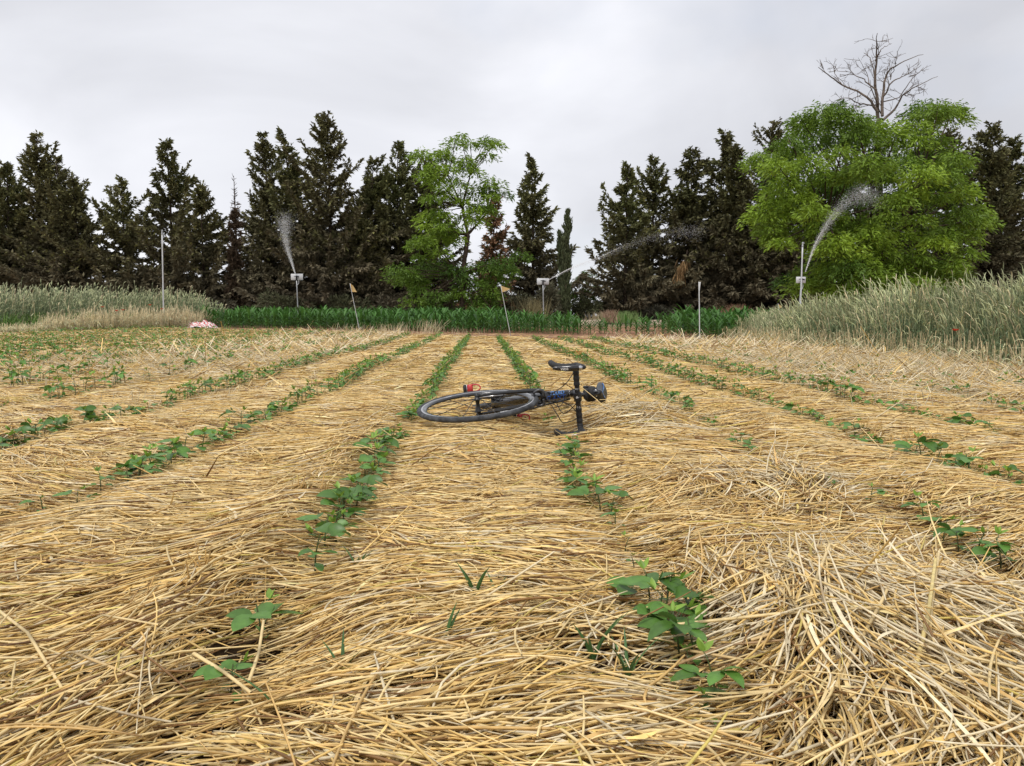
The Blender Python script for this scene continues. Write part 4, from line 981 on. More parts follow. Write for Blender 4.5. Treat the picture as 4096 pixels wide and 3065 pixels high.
# ------------------------------------------------------------------ trees
def conifer(px, top, hw, D, seed, label, style='dark', z0=None, bendx=0.0, tipbare=0.0, name='conifer_tree', cat='conifer', group='dark conifers in the windbreak', droop=0.0, dens=1.0):
    rng = np.random.default_rng(seed); tp = P3(px * 1.8517, top * 1.8517, D); zb = .3; H = tp.z - zb; R = hw * 1.8517 / FPX * D
    root = empty(name, (tp.x, D, zb)); tag(root, label, cat, group)
    # trunk
    tr = Acc(); t = np.linspace(0, 1, 9); wob = rng.normal(0, .06, 2)
    ax = lambda q: np.stack([bendx * q ** 3 + wob[0] * np.sin(q * 4), wob[1] * np.sin(q * 3.1), H * q], -1)
    tubes(tr, ax(t)[None], (np.linspace(.17, .012, 9) * H / 11)[None], 7, None); tr.obj('trunk', M_bark, root)
    cr_ = Acc(); nb = int((215 if style != 'column' else 120) * (H / 11) * 1.15)
    q = np.sort(rng.random(nb)) ** 1.12 * .98 + .012; s = 1 - q; az = rng.uniform(0, 6.283, nb)
    if style == 'column': r = R * np.clip(s / .35, 0, 1) ** .6 * rng.uniform(.75, 1.05, nb)
    else:
        prof = np.clip(s / .85, 0, 1) ** 1.0 * .96 + .04
        r = R * prof * (.78 + .42 * vn(az * 1.1 + seed, q * H * .55, seed)) * rng.uniform(.62, 1.15, nb)
        out_ = rng.random(nb) < .10; r = np.where(out_ & (q < .93), r * 1.3, r)
        r = np.maximum(r, .18)
    m = 6; t = np.linspace(0, 1, m)[None, :]
    base = ax(q)
    if style == 'column': el = 1.25
    else: el = .15 + .55 * q + rng.normal(0, .16, nb) - droop
    el = np.broadcast_to(el, (nb,)); dx, dy = np.cos(az) * np.cos(el), np.sin(az) * np.cos(el)
    rr = r / np.maximum(np.cos(el), .35) if style != 'column' else r * 2.0
    sag = (.28 + rng.normal(0, .1, nb)) * (1 - .3 * q); tipu = rng.uniform(.1, .38, nb)
    if style == 'column': sag = sag * 0; tipu = tipu * 0
    P = np.stack([base[:, :1] + (dx * rr)[:, None] * t, base[:, 1:2] + (dy * rr)[:, None] * t, base[:, 2:] + rr[:, None] * (np.sin(el)[:, None] * t - (sag + droop * .6)[:, None] * t ** 2 + tipu[:, None] * t ** 4)], -1)
    P[..., 2] = np.maximum(P[..., 2], .08)
    br = Acc(); tubes(br, P, (np.linspace(.022, .006, m))[None, :], 3, None); br.obj('branches', M_bark, root)
    M_ = int(24000 * dens * (H / 11) * (R / 2.6) ** .6) if style != 'column' else 9000
    wgt = rr ** 1.05; bi = rng.choice(nb, M_, p=wgt / wgt.sum()); u = rng.random(M_) ** .7
    if style == 'column': u = rng.random(M_)
    f = u * (m - 1) * .999; i0 = f.astype(int); fr_ = (f - i0)[:, None]
    B = P[bi, i0] * (1 - fr_) + P[bi, i0 + 1] * fr_; Td = nrm(P[bi, i0 + 1] - P[bi, i0])
    side = np.cross(Td, [0, 0, 1.0]); sg = rng.choice([-1, 1], M_)[:, None]
    D_ = Td * rng.uniform(.35, 1.1, M_)[:, None] + side * sg * rng.uniform(.1, .7, M_)[:, None] + rng.normal(0, .22, (M_, 3)); D_[:, 2] -= rng.uniform(-.15, .55, M_) + droop
    D_[:, 1] -= .12 * rng.random(M_)
    B = B + rng.normal(0, .035, (M_, 3)); ln = rng.uniform(.18, .46, M_) * (1 - .3 * q[bi]); wd = rng.uniform(.06, .14, M_)
    if style == 'column': D_ = np.array([0, 0, 1.0]) + rng.normal(0, .22, (M_, 3)); ln = rng.uniform(.15, .35, M_); wd = rng.uniform(.04, .07, M_)
    tint = rng.uniform(.85, 1.2) * np.array([1, rng.uniform(.95, 1.15), 1]); olive = tint * np.array([.115, .118, .045]); brown = np.array([.15, .12, .07]); grey = np.array([.25, .215, .16]); tipc = np.array([.21, .205, .075])
    low = np.clip(1.2 - B[:, 2] / (H * .62), 0, 1) * .9
    pb = .5 + .5 * vn(az[bi] * 1.5, q[bi] * 9, seed + 2)
    C = olive * (1 - low[:, None]) + (grey * .55 + brown * .45) * low[:, None]; C = C * (1 - .45 * pb[:, None]) + brown * .45 * pb[:, None]
    tipm = (rng.random(M_) < .16 * u)[:, None]; C = np.where(tipm & (low[:, None] < .6), tipc, C)
    if style == 'brown': C = np.array([.27, .155, .09]) * np.ones((M_, 1)) * (.8 + .4 * pb[:, None]); g_ = (rng.random(M_) < .25)[:, None]; C = np.where(g_, np.array([.07, .08, .035]), C)
    if style == 'column': C = 1.5 * np.array([.062, .078, .036]) * (1 - .4 * pb[:, None]) + np.array([.1, .09, .06]) * .4 * pb[:, None]
    if style == 'deadthin': C = np.array([.12, .085, .055]) * np.ones((M_, 1))
    if style == 'black': C = C * .8
    C = C * rng.uniform(.7, 1.3, M_)[:, None]
    if style == 'deadthin': keep = B[:, 2] < H * (.72 + .1 * rng.random(M_)); B, D_, ln, wd, C = B[keep], D_[keep], ln[keep] * .8, wd[keep] * .6, C[keep]
    diamonds(cr_, B, D_, ln, wd, C, rng); cr_.obj('crown', M_conif, root, smooth=False)
    return root
CON = [
 (-35, 330, 75, 46, 'dark', 'conifer cut off by the left edge of the picture', {}),
 (14, 358, 52, 45.5, 'dark', 'blunt topped dark conifer at the left edge beside the tall thin tipped one', {}),
 (68, 288, 66, 46.5, 'dark', 'tall conifer with a long thin bent tip near the left edge', dict(bendx=.35)),
 (123, 338, 62, 46, 'dark', 'conifer with a sharp tip, directly right of the tall bent tipped one at left', {}),
 (158, 382, 58, 45, 'dark', 'lower conifer sloping down to the sky gap at the far left', {}),
 (262, 390, 74, 45.5, 'dark', 'short pointed conifer between the left sky gap and the ragged forked one', {}),
 (361, 305, 70, 46, 'dark', 'ragged conifer with a forked top and long bare-ended branches behind the white pole', dict(dens=.85)),
 (434, 404, 58, 45.5, 'dark', 'short conifer left of the thin dead tree', {}),
 (572, 290, 62, 46.5, 'dark', 'slender conifer between the dead thin tree and the left water jet', {}),
 (628, 285, 66, 46, 'dark', 'conifer leaning left, behind the left water jet', dict(bendx=-.45, dens=.9)),
 (708, 248, 88, 45, 'dark', 'tallest conifer of the left half with drooping side branches', {}),
 (770, 430, 60, 44.5, 'dark', 'low conifer filling the gap right of the tallest one', {}),
 (803, 344, 60, 46, 'dark', 'conifer with a blunt broken top left of the curved tipped one', {}),
 (852, 310, 66, 46.5, 'dark', 'conifer with a thin tip curving right near the bright green tree', dict(bendx=.3)),
 (925, 345, 62, 46.5, 'black', 'dark conifer half hidden behind the left of the bright green tree', {}),
 (1150, 338, 82, 46, 'dark', 'broad conifer left of the narrow cypress and the open sky gap', {}),
 (1355, 358, 88, 44.5, 'dark', 'wide conifer at the right side of the open sky gap', {}),
 (1413, 338, 66, 46.5, 'dark', 'dense conifer with a rounded tip, second right of the sky gap', {}),
 (1495, 322, 72, 46, 'black', 'conifer with hanging twigs, third right of the sky gap', dict(droop=.12)),
 (1562, 283, 74, 46.5, 'black', 'tall spire topped conifer left of the one with the bent arm', dict(droop=.12)),
 (1655, 262, 80, 46, 'black', 'tall dark conifer touching the left of the big green tree', dict(bendx=.4)),
 (1605, 312, 55, 45, 'black', 'conifer with a crooked top bending left just before the big green tree', dict(bendx=-.6)),
 (1760, 420, 90, 46, 'black', 'dark conifer behind the left part of the big green tree', {}),
 (1900, 430, 90, 46.5, 'black', 'dark conifer behind the middle of the big green tree', {}),
 (2055, 284, 72, 46, 'black', 'conifer tip showing above the right shoulder of the big green tree', {}),
 (2143, 266, 74, 44.5, 'black', 'tall pointed conifer right of the big green tree', {}),
 (2190, 300, 66, 46, 'black', 'conifer with greener tufts at the right edge of the picture', {}),
 (2270, 330, 80, 46, 'black', 'conifer cut off by the right edge of the picture', {}),
]
for i, (px, top, hw, D, stl, lab, kw) in enumerate(CON): conifer(px, top, hw * (1.3 if px in (1355, 1150) else 2.15), D, 100 + i, lab, stl, **kw)
conifer(505, 380, 26, 44.5, 150, 'thin dying brown conifer with bare twigs at its tip', 'deadthin', name='dead_conifer', cat='dead conifer', group=None, dens=1.3)
conifer(1068, 432, 62, 43.5, 151, 'conifer with rusty brown dead foliage right of the bright green tree', 'brown', name='brown_conifer', cat='brown conifer', group=None)
conifer(1226, 458, 17, 42.5, 152, 'narrow columnar cypress standing alone in the sky gap', 'column', name='cypress', cat='cypress', group=None)
conifer(1211, 500, 12, 43.2, 153, 'thinner cypress spire leaning against the left side of the columnar cypress', 'column', name='cypress', cat='cypress', group=None)

LIT = np.array([.27, .40, .035]); MID = np.array([.075, .15, .02])  # sunlit and darker leaf greens; crown light and shade painted by mixing them
def pads(acc, centers, rad, rng, n_per, l0, l1, w0, w1, lit_mix):
    for c, r_, h_ in zip(centers, rad, lit_mix):
        n = int(n_per * (r_ ** 1.5)); a = rng.uniform(0, 6.283, n); q = np.sqrt(rng.random(n)); zz = rng.normal(0, .17, n) * r_
        lump = .8 + .35 * np.sin(a * rng.integers(3, 6) + rng.uniform(0, 6))
        B = np.stack([c[0] + np.cos(a) * q * r_ * lump, c[1] + np.sin(a) * q * r_ * lump, c[2] + zz - .5 * r_ * q ** 2.2], -1)
        D_ = np.stack([np.cos(a), np.sin(a), -.02 - .42 * q], -1) + rng.normal(0, .42, (n, 3))
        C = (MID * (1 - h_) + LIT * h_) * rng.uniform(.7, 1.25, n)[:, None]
        diamonds(acc, B, D_, rng.uniform(l0, l1, n), rng.uniform(w0, w1, n), C, rng)
def limb(acc, p0, p1, r0, r1, rng, wob=.12, n=9, up=.2):
    p0 = np.array(p0); p1 = np.array(p1); L_ = np.linalg.norm(p1 - p0); mid = (p0 + p1) / 2 + rng.normal(0, wob * .5, 3) * L_ * .5 + [0, 0, -up * L_ * .3]
    t = np.linspace(0, 1, n)[:, None]; P = (1 - t) ** 2 * p0 + 2 * t * (1 - t) * mid + t * t * p1 + rng.normal(0, .015, (n, 3)) * L_ * .3
    tubes(acc, P[None], np.linspace(r0, r1, n)[None], 6, None); return P
def big_tree():
    rng = np.random.default_rng(61); D = 33.5; c = P3(3480, 1180, D); zb = .35; root = empty('acacia_tree', (0, 0, 0))
    tag(root, 'huge spreading bright green feathery tree at the right behind the rye', 'tree')
    px2 = lambda x, y, dd=0: np.array(list(P3(x, y, D + dd)))
    tr = Acc(); b = np.array([c.x, D, zb]); fork = b + [0.1, 0, 2.2]
    limb(tr, b, fork, .30, .24, rng, .03); 
    C_, R_, H_ = [], [], []
    # rim and body of the crown as laid out in the photograph: x, y in picture, depth offset from the trunk
    rim = [(3170, 470), (3260, 440), (3120, 560), (3060, 650), (3110, 720), (3000, 850), (3060, 790), (3040, 900), (3090, 960), (3400, 470), (3330, 450), (3520, 500), (3600, 540), (3740, 440), (3790, 430), (3680, 500),
           (3700, 560), (3800, 560), (3860, 620), (3820, 690), (3900, 760), (3950, 880), (3890, 840), (3900, 1000), (3860, 1050), (3820, 930), (3920, 930), (3440, 520), (3250, 560), (3350, 600), (3200, 640), (3640, 640), (3720, 680),
           (3280, 700), (3480, 640), (3400, 680), (3560, 690), (3160, 780), (3120, 850), (3230, 830), (3780, 780), (3680, 760), (3600, 790), (3320, 860), (3250, 900), (3420, 880), (3560, 860), (3700, 870), (3480, 920), (3620, 930), (3780, 960),
           (3340, 960), (3280, 980), (3520, 980), (3680, 1020), (3440, 1020), (3760, 1060), (3600, 1060), (3820, 1100), (3380, 1060), (3500, 1080), (3300, 1060), (3700, 1120), (3440, 1130), (3560, 1140), (3360, 1150), (3180, 1130), (3640, 1150), (3780, 1150), (3260, 1130)]
    for i, (x, y) in enumerate(rim):
        x = 3470 + (x - 3470) * .89
        e_ = abs(x - 3480) / 480; ey = max(0, 1 - ((x - 3480) / 500) ** 2)
        for rep in range(2):
            dep = -math.sqrt(ey) * rng.uniform(2.0, 4.4) * (1 if rep == 0 else -.5) * (1 if y > 560 else .5)
            if rep == 1: xx, yy = x + rng.normal(0, 45), y + rng.normal(0, 35)
            else: xx, yy = x, y
            C_.append(px2(xx, yy, dep)); R_.append(rng.uniform(.55, .98)); H_.append(np.clip(.2 + .8 * rng.random() - (.25 if rep else 0) + (.15 if x > 3550 else 0) - (.25 if y > 1050 and x < 3600 else 0), 0, 1))  # painted shade: rear and low left pads darker, right pads lighter
    for k_ in range(42):                                             # inner and rear filling, crown shade put into its leaf colour
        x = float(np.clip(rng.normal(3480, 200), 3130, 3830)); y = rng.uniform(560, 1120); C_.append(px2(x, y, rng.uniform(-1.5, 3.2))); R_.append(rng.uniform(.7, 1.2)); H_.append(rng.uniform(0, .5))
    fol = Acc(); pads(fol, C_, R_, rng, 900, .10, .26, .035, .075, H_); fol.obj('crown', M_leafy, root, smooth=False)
    forks = [fork + np.array([rng.normal(0, 1.2), rng.normal(0, 1.0), rng.uniform(.8, 3.4)]) for _ in range(9)]
    for f in forks: limb(tr, fork, f, .15, .10, rng, .1)
    for p_ in C_:
        f = min(forks, key=lambda q: np.linalg.norm(q - p_) + max(0, q[2] - p_[2]) * 2); limb(tr, f, p_, .055, .015, rng, .14)
    tr.obj('trunk', M_bark, root)
big_tree()
def green_tree():
    rng = np.random.default_rng(67); D = 38.5; root = empty('acacia_tree'); tag(root, 'slim airy light green tree with visible trunk in the middle of the conifer row', 'tree')
    q3 = lambda x, y, dd=0: np.array(list(P3(x, y, D + dd)))
    L1 = [(1880, 570), (1820, 560), (1940, 560), (1760, 610), (1690, 610), (1950, 615), (1860, 630), (1730, 660), (1800, 670), (1900, 680), (1960, 720), (1840, 730), (1750, 720), (1700, 690), (1900, 760), (1800, 780), (1970, 780), (1730, 790), (1940, 830), (1850, 800),
          (1720, 860), (1780, 850), (1700, 900), (1750, 930), (1790, 900), (1690, 950), (1860, 860), (1840, 950), (1760, 1000), (1900, 870)]
    L2 = [(1590, 1070), (1640, 1090), (1620, 1120), (1700, 1060), (1760, 1080), (1680, 1150), (1740, 1170), (1820, 1080), (1880, 1060), (1940, 1060), (2000, 1040), (2020, 1070), (1850, 1140), (1920, 1130), (1980, 1110), (1800, 1180), (1880, 1190), (1950, 1190), (1730, 1230), (1830, 1240), (1900, 1240), (1700, 1210), (1970, 1230), (1660, 1190)]
    C_, R_, H_ = [], [], []
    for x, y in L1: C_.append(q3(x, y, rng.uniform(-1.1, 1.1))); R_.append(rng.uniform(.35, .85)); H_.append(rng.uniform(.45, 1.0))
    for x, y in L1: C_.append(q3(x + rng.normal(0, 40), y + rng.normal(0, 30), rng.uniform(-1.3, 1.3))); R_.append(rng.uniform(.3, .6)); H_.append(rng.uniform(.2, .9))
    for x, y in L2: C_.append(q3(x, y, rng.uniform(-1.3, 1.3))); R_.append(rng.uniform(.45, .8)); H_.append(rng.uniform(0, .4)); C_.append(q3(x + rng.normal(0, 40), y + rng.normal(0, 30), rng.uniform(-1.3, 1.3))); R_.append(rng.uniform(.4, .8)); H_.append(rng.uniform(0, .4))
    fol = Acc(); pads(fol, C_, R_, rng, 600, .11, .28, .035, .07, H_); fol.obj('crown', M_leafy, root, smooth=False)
    tr = Acc(); b = np.array([P3(1845, 1260, D).x, D, .3])
    n0, n1, n2, n3 = q3(1850, 1090), q3(1872, 940), q3(1850, 830), q3(1950, 850); n4 = q3(1880, 700); n5 = q3(1790, 700)
    for a_, b_, r0, r1 in ((b, n0, .16, .13), (n0, n1, .12, .10), (n1, n2, .08, .07), (n1, n3, .07, .04), (n2, n4, .06, .03), (n2, n5, .05, .03)): limb(tr, a_, b_, r0, r1, rng, .04, up=0)
    nodes_ = [n0, n1, n2, n3, n4, n5]
    for p_ in C_:
        f = min(nodes_, key=lambda q: np.linalg.norm(q - p_) + max(0, q[2] - p_[2]) * 1.5); limb(tr, f, p_, .03, .010, rng, .12)
    tr.obj('trunk', M_bark, root)
green_tree()
def bare_tree():
    rng = np.random.default_rng(71); D = 36.5; root = empty('bare_tree'); tag(root, 'leafless dead treetop with grey twigs rising above the big green tree', 'dead tree')
    K = lambda x, y: np.array(list(P3(2900 + x * .846, 100 + y * .846, D + rng.normal(0, .5))))
    acc = Acc(); tw = Acc()
    base = np.array([K(735, 700)[0], D, .3])
    lines = [([K(735, 1200), K(730, 700), K(725, 440)], .2, .11), ([K(725, 440), K(712, 270), K(716, 140), K(718, 40)], .09, .012), ([K(722, 410), K(655, 330), K(565, 290), K(495, 240), K(442, 205)], .06, .012),
             ([K(715, 380), K(640, 372), K(580, 345), K(520, 358)], .035, .008), ([K(742, 430), K(750, 300), K(765, 230), K(830, 180), K(940, 138)], .07, .01), ([K(745, 450), K(800, 400), K(845, 330), K(905, 290), K(1005, 245)], .06, .01),
             ([K(750, 340), K(790, 270), K(850, 240), K(930, 190)], .04, .008), ([K(712, 290), K(690, 170), K(655, 130)], .03, .008), ([K(716, 310), K(640, 250), K(570, 215)], .035, .008), ([K(714, 170), K(740, 115), K(790, 88)], .025, .006),
             ([K(560, 290), K(520, 230), K(525, 185)], .02, .006), ([K(755, 360), K(820, 340), K(880, 260), K(940, 200)], .03, .008), ([K(650, 330), K(600, 350), K(540, 380)], .02, .006), ([K(780, 260), K(800, 200), K(815, 130)], .02, .006),
             ([K(735, 420), K(690, 300), K(670, 230), K(630, 155)], .03, .006), ([K(845, 330), K(900, 330), K(960, 300)], .02, .005), ([K(800, 440), K(860, 420), K(930, 400)], .02, .005),
             ([K(760, 520), K(860, 480), K(960, 470), K(1090, 490)], .04, .008), ([K(860, 560), K(900, 500), K(980, 520), K(1040, 560)], .03, .006), ([K(820, 470), K(880, 440), K(940, 440), K(1000, 450)], .03, .006)]
    def twigs(P, L_, lev):
        n = len(P)
        for _ in range(5 if lev == 0 else 2):
            i = rng.integers(1, n - 1); d = nrm(P[i + 1] - P[i - 1]) + rng.normal(0, .75, 3) + [0, 0, .15]; d = nrm(d); l_ = L_ * rng.uniform(.45, 1.1)
            e_ = P[i] + d * l_; mid = (P[i] + e_) / 2 + rng.normal(0, .12, 3) * l_; t = np.linspace(0, 1, 6)[:, None]
            Q = (1 - t) ** 2 * P[i] + 2 * t * (1 - t) * mid + t * t * e_; tubes(tw, Q[None], np.linspace(.012 - .003 * lev, .006, 6)[None], 4, None)
            if lev < 2: twigs(Q, L_ * .6, lev + 1)
    for pts, r0, r1 in lines:
        P = spline(pts, 16); P = P + rng.normal(0, .02, P.shape); tubes(acc, P[None], np.linspace(r0, r1, 16)[None], 6, None)
        if r0 < .15: twigs(P, .75, 0)
    limb(acc, base, lines[0][0][0], .24, .2, rng, .02); acc.obj('trunk', M_bare, root); tw.obj('twigs', M_bare, root)['kind'] = 'stuff'
bare_tree()
def small_acacia():
    rng = np.random.default_rng(73); D = 47; root = empty('acacia_tree'); tag(root, 'small soft green tree peeking out right of the columnar cypress', 'tree')
    C_ = [np.array(list(P3(x, y, D + rng.normal(0, .6)))) for x, y in [(2330, 1110), (2350, 1090), (2365, 1130), (2320, 1160), (2350, 1180), (2310, 1200), (2370, 1160), (2335, 1220), (2290, 1180)]]
    fol = Acc(); pads(fol, C_, [.55] * 9, rng, 420, .14, .32, .035, .06, [.1] * 9); fol.obj('crown', M_leafy, root, smooth=False)
    tr = Acc(); b = np.array([P3(2320, 1260, D).x, D, .3])
    for c in C_: limb(tr, b, c, .05, .012, rng)
    tr.obj('trunk', M_bark, root)
small_acacia()
def shrub(px, py, w, h, D, col, seed, label, name='shrub', cat='shrub', grassy=False, group='scrub at the foot of the trees'):
    rng = np.random.default_rng(seed); c = P3(px, py, D); zb = .32; H = h / FPX * D; W = w / FPX * D * .5; root = empty(name, (c.x, D, zb)); tag(root, label, cat, group)
    n = 1500 if not grassy else 380; fol = Acc()
    if grassy:
        X = rng.normal(0, W * .5, n); Y = rng.normal(0, .4, n); t = np.linspace(0, 1, 4)[None]; hh = H * rng.uniform(.4, 1.1, n); a = rng.normal(0, .3, (n, 2))
        P = np.stack([X[:, None] + a[:, :1] * hh[:, None] * t ** 1.5, Y[:, None] + a[:, 1:] * hh[:, None] * t ** 1.5, hh[:, None] * t], -1)
        tubes(fol, P, .011 * np.array([1, 1, .8, .2])[None], 2, (np.array(col) * rng.uniform(.7, 1.2, n)[:, None])[:, None, :] * np.ones((1, 4, 1))); fol.obj('blades', M_rye, root)['kind'] = 'stuff'
        return
    d = nrm(rng.normal(size=(n, 3))); q = rng.random(n) ** .45; lump = .75 + .35 * vn(d[:, 0] * 2.2 + seed, d[:, 2] * 2.2, seed)
    B = d * q[:, None] * lump[:, None] * [W, .9, H * .55] + [0, 0, H * .5]; B[:, 2] = np.maximum(B[:, 2], .03)
    D_ = d + rng.normal(0, .5, (n, 3)) + [0, 0, .25]
    diamonds(fol, B, D_, rng.uniform(.15, .35, n), rng.uniform(.04, .09, n), np.array(col) * rng.uniform(.65, 1.3, n)[:, None], rng); fol.obj('foliage', M_conif, root, smooth=False)
    st_ = Acc()
    for _ in range(7): limb(st_, (0, 0, 0), B[rng.integers(0, n)], .03, .008, rng)
    st_.obj('stem', M_bark, root)
GY = (.105, .11, .06)
for a_ in [(1130, 1240, 260, 130, 42.5, GY, 1, 'low grey green shrub under the left water jet'), (1380, 1240, 240, 110, 42.5, GY, 2, 'grey green shrub behind the left flag'),
           (1560, 1240, 200, 110, 42.5, (.12, .105, .07), 3, 'brownish shrub left of the foot of the slim green tree'), (2060, 1240, 220, 120, 42.3, (.12, .12, .07), 4, 'dull shrub behind the middle flag'),
           (2330, 1235, 160, 95, 44, (.075, .08, .04), 6, 'dark shrub right of the foot of the cypress'), (2430, 1240, 120, 80, 46, (.07, .075, .04), 7, 'low dark shrub in the sky gap'),
           (2500, 1240, 110, 50, 50, (.08, .09, .05), 8, 'distant low shrub at the bottom of the sky gap'), (2200, 1240, 110, 170, 41.5, (.13, .125, .08), 9, 'tall twiggy shrub in front of the cypress'),
           (800, 1240, 300, 110, 43, (.1, .09, .06), 11, 'brown scrub behind the left rye'), (2640, 1250, 200, 60, 43, (.09, .085, .06), 12, 'low dry scrub right of the sky gap')]:
    shrub(*a_)
for a_ in [(2140, 1250, 130, 95, 41.2, (.38, .33, .17), 21, 'ochre dry grass tussock beside the middle sprinkler post'), (2420, 1265, 130, 40, 40.6, (.36, .30, .18), 22, 'pale dry grass by the track below the sky gap'),
           (2940, 1265, 90, 70, 38.5, (.36, .22, .14), 23, 'reddish dry grass left of the rye stand'), (2500, 1265, 110, 45, 36.9, (.2, .3, .1), 24, 'light green weeds behind the sparse maize'), (2440, 1262, 40, 50, 37.0, (.36, .24, .16), 25, 'reddish dry weed stalks beside the light green weeds')]:
    shrub(*a_, name='grass_tussock', cat='grass tussock', grassy=True)
def dry_frond():
    rng = np.random.default_rng(4); o = empty('dead_branch'); tag(o, 'orange brown dead branch hanging in front of the conifers right of the sky gap', 'dead branch')
    acc = Acc(); n = 260; c = np.array(list(P3(2745, 1060, 43.2))); t = rng.random(n)
    B = c + np.stack([-.05 - .35 * t + rng.normal(0, .14, n), rng.normal(0, .15, n), .35 - 1.2 * t], -1); D_ = np.stack([-.25 + rng.normal(0, .25, n), rng.normal(0, .2, n), -np.ones(n)], -1)
    diamonds(acc, B, D_, rng.uniform(.25, .6, n), rng.uniform(.03, .06, n), np.array([.30, .19, .09]) * rng.uniform(.7, 1.2, n)[:, None], rng); acc.obj('foliage', M_conif, o, smooth=False)
    b = Acc(); limb(b, c + [.3, 1.2, .9], c + [-.3, 0, -.7], .03, .01, rng); b.obj('twig', M_bark, o)
dry_frond()

# ------------------------------------------------------------------ poles, sprinklers, water, flags
def sprinkler(px, ptop, D, label, pole_dx=4, plate_w=48, plate_h=25):
    tp = P3(px, ptop, D); g = gz1(tp.x, D); root = empty('sprinkler', (tp.x, D, g)); H = tp.z - g; tag(root, label, 'sprinkler', 'irrigation sprinklers on posts'); s_ = D / FPX
    po = Acc(); sweep(po, [V3(pole_dx * s_, 0, 0), V3(0, 0, H - .1)], .022, 10, 6); po.obj('post', M_galv, root)
    pl = Acc(); boxm(pl, (0, .06, H), (plate_w * s_, .012, plate_h * s_), bev=.004)
    sweep(pl, [V3(0, .05, H - .05), V3(.08, .05, H - .2), V3(.02, 0, H - .35)], .009, 6, 8); pl.obj('splash_plate', M_pole, root)
    hd = Acc(); sweep(hd, [V3(0, 0, H - .14), V3(0, 0, H - .02), V3(.01, -.03, H + .05)], [.03, .035, .02], 10, 8); sweep(hd, [V3(-.10, -.02, H + .02), V3(0, -.03, H + .03), V3(.1, -.02, H + .0)], [.012, .018, .03], 8, 8); hd.obj('sprinkler_head', M_tape, root)
sprinkler(1186, 1108, 31.5, 'sprinkler post with a white plate among the maize at the left')
sprinkler(2172, 1126, 31, 'sprinkler post with a white plate left of the cypress')
sprinkler(3206, 1120, 27.5, 'sprinkler post with a white plate in the rye beside the tall pipe at the right', pole_dx=-12, plate_w=38)
M_water = mat('water_spray', (.95, .96, .97), .3, spec=.5, alpha=.62, trans=.3)
def jet(pts, D, spread0, spread1, n, label, seed, core=True, mist=None):
    rng = np.random.default_rng(seed); acc = Acc(); P = [P3(x, y, D) for x, y in pts]; S_ = spline(P, 60); s_ = D / FPX
    if core:
        k_ = 32; tubes(acc, S_[:k_][None], (np.linspace(.011, .003, k_) * (1 + .4 * vn(np.arange(k_) * .6, np.zeros(k_), seed)))[None], 6, None)
    q = rng.random(n) ** .8 * .999; i = (q * 58).astype(int); sp = (spread0 + (spread1 - spread0) * q ** 1.4) * s_
    B = S_[i] + rng.normal(0, 1, (n, 3)) * sp[:, None] * [1, .8, 1]; B[:, 0] += np.abs(rng.normal(0, .5, n)) * sp * (1 if mist is None else mist); B[:, 2] -= np.abs(rng.normal(0, .7, n)) * sp
    D_ = nrm(S_[np.minimum(i + 1, 59)] - S_[i]) + rng.normal(0, .5, (n, 3)); diamonds(acc, B, D_, rng.uniform(.01, .03, n), rng.uniform(.005, .010, n), np.ones((n, 3)), rng)
    o = acc.obj('water_jet', M_water, smooth=False); tag(o, label, 'water jet', kind='stuff')
jet([(1180, 1094), (1158, 1030), (1137, 960), (1128, 900), (1124, 855)], 31.4, 1, 17, 9500, 'white water jet rising left from the left sprinkler', 1, mist=2.2)
jet([(2190, 1122), (2290, 1070), (2400, 1028), (2540, 965), (2700, 925), (2820, 915)], 30.9, 1, 16, 4600, 'thin water jet arching right past the cypress', 2)
jet([(3222, 1086), (3255, 990), (3300, 905), (3360, 820), (3440, 765), (3500, 790)], 27.4, 1, 24, 10000, 'white water jet shooting up in front of the big green tree', 3)
def pole(px, top, bx, D, r, label, head=True, name='irrigation_pole'):
    tp = P3(px, top, D); g = gz1(tp.x, D); b = P3(bx, 1300, D); root = empty(name, (b.x, D, g)); H = tp.z - g; tag(root, label, 'pole', None)
    a_ = Acc(); sweep(a_, [V3(0, 0, 0), V3((tp.x - b.x) * .95, 0, H * .96)], [r, r * .95], 12, 8); a_.obj('pipe', M_pole, root)
    h_ = Acc(); x = (tp.x - b.x) * .96; sweep(h_, [V3(x, 0, H * .95), V3(x, 0, H * .975), V3(x + .01, 0, H)], [r * 1.35, r * .8, r * .45], 10, 10); boxm(h_, (x + .01, 0, H * .985), (.07, .03, .04), bev=.006); h_.obj('nozzle', M_galv, root)
pole(648, 918, 655, 30.5, .027, 'tall thin white pipe standing in the rye at the left')
pole(3211, 968, 3199, 22.5, .022, 'tall white pipe in front of the right sprinkler')
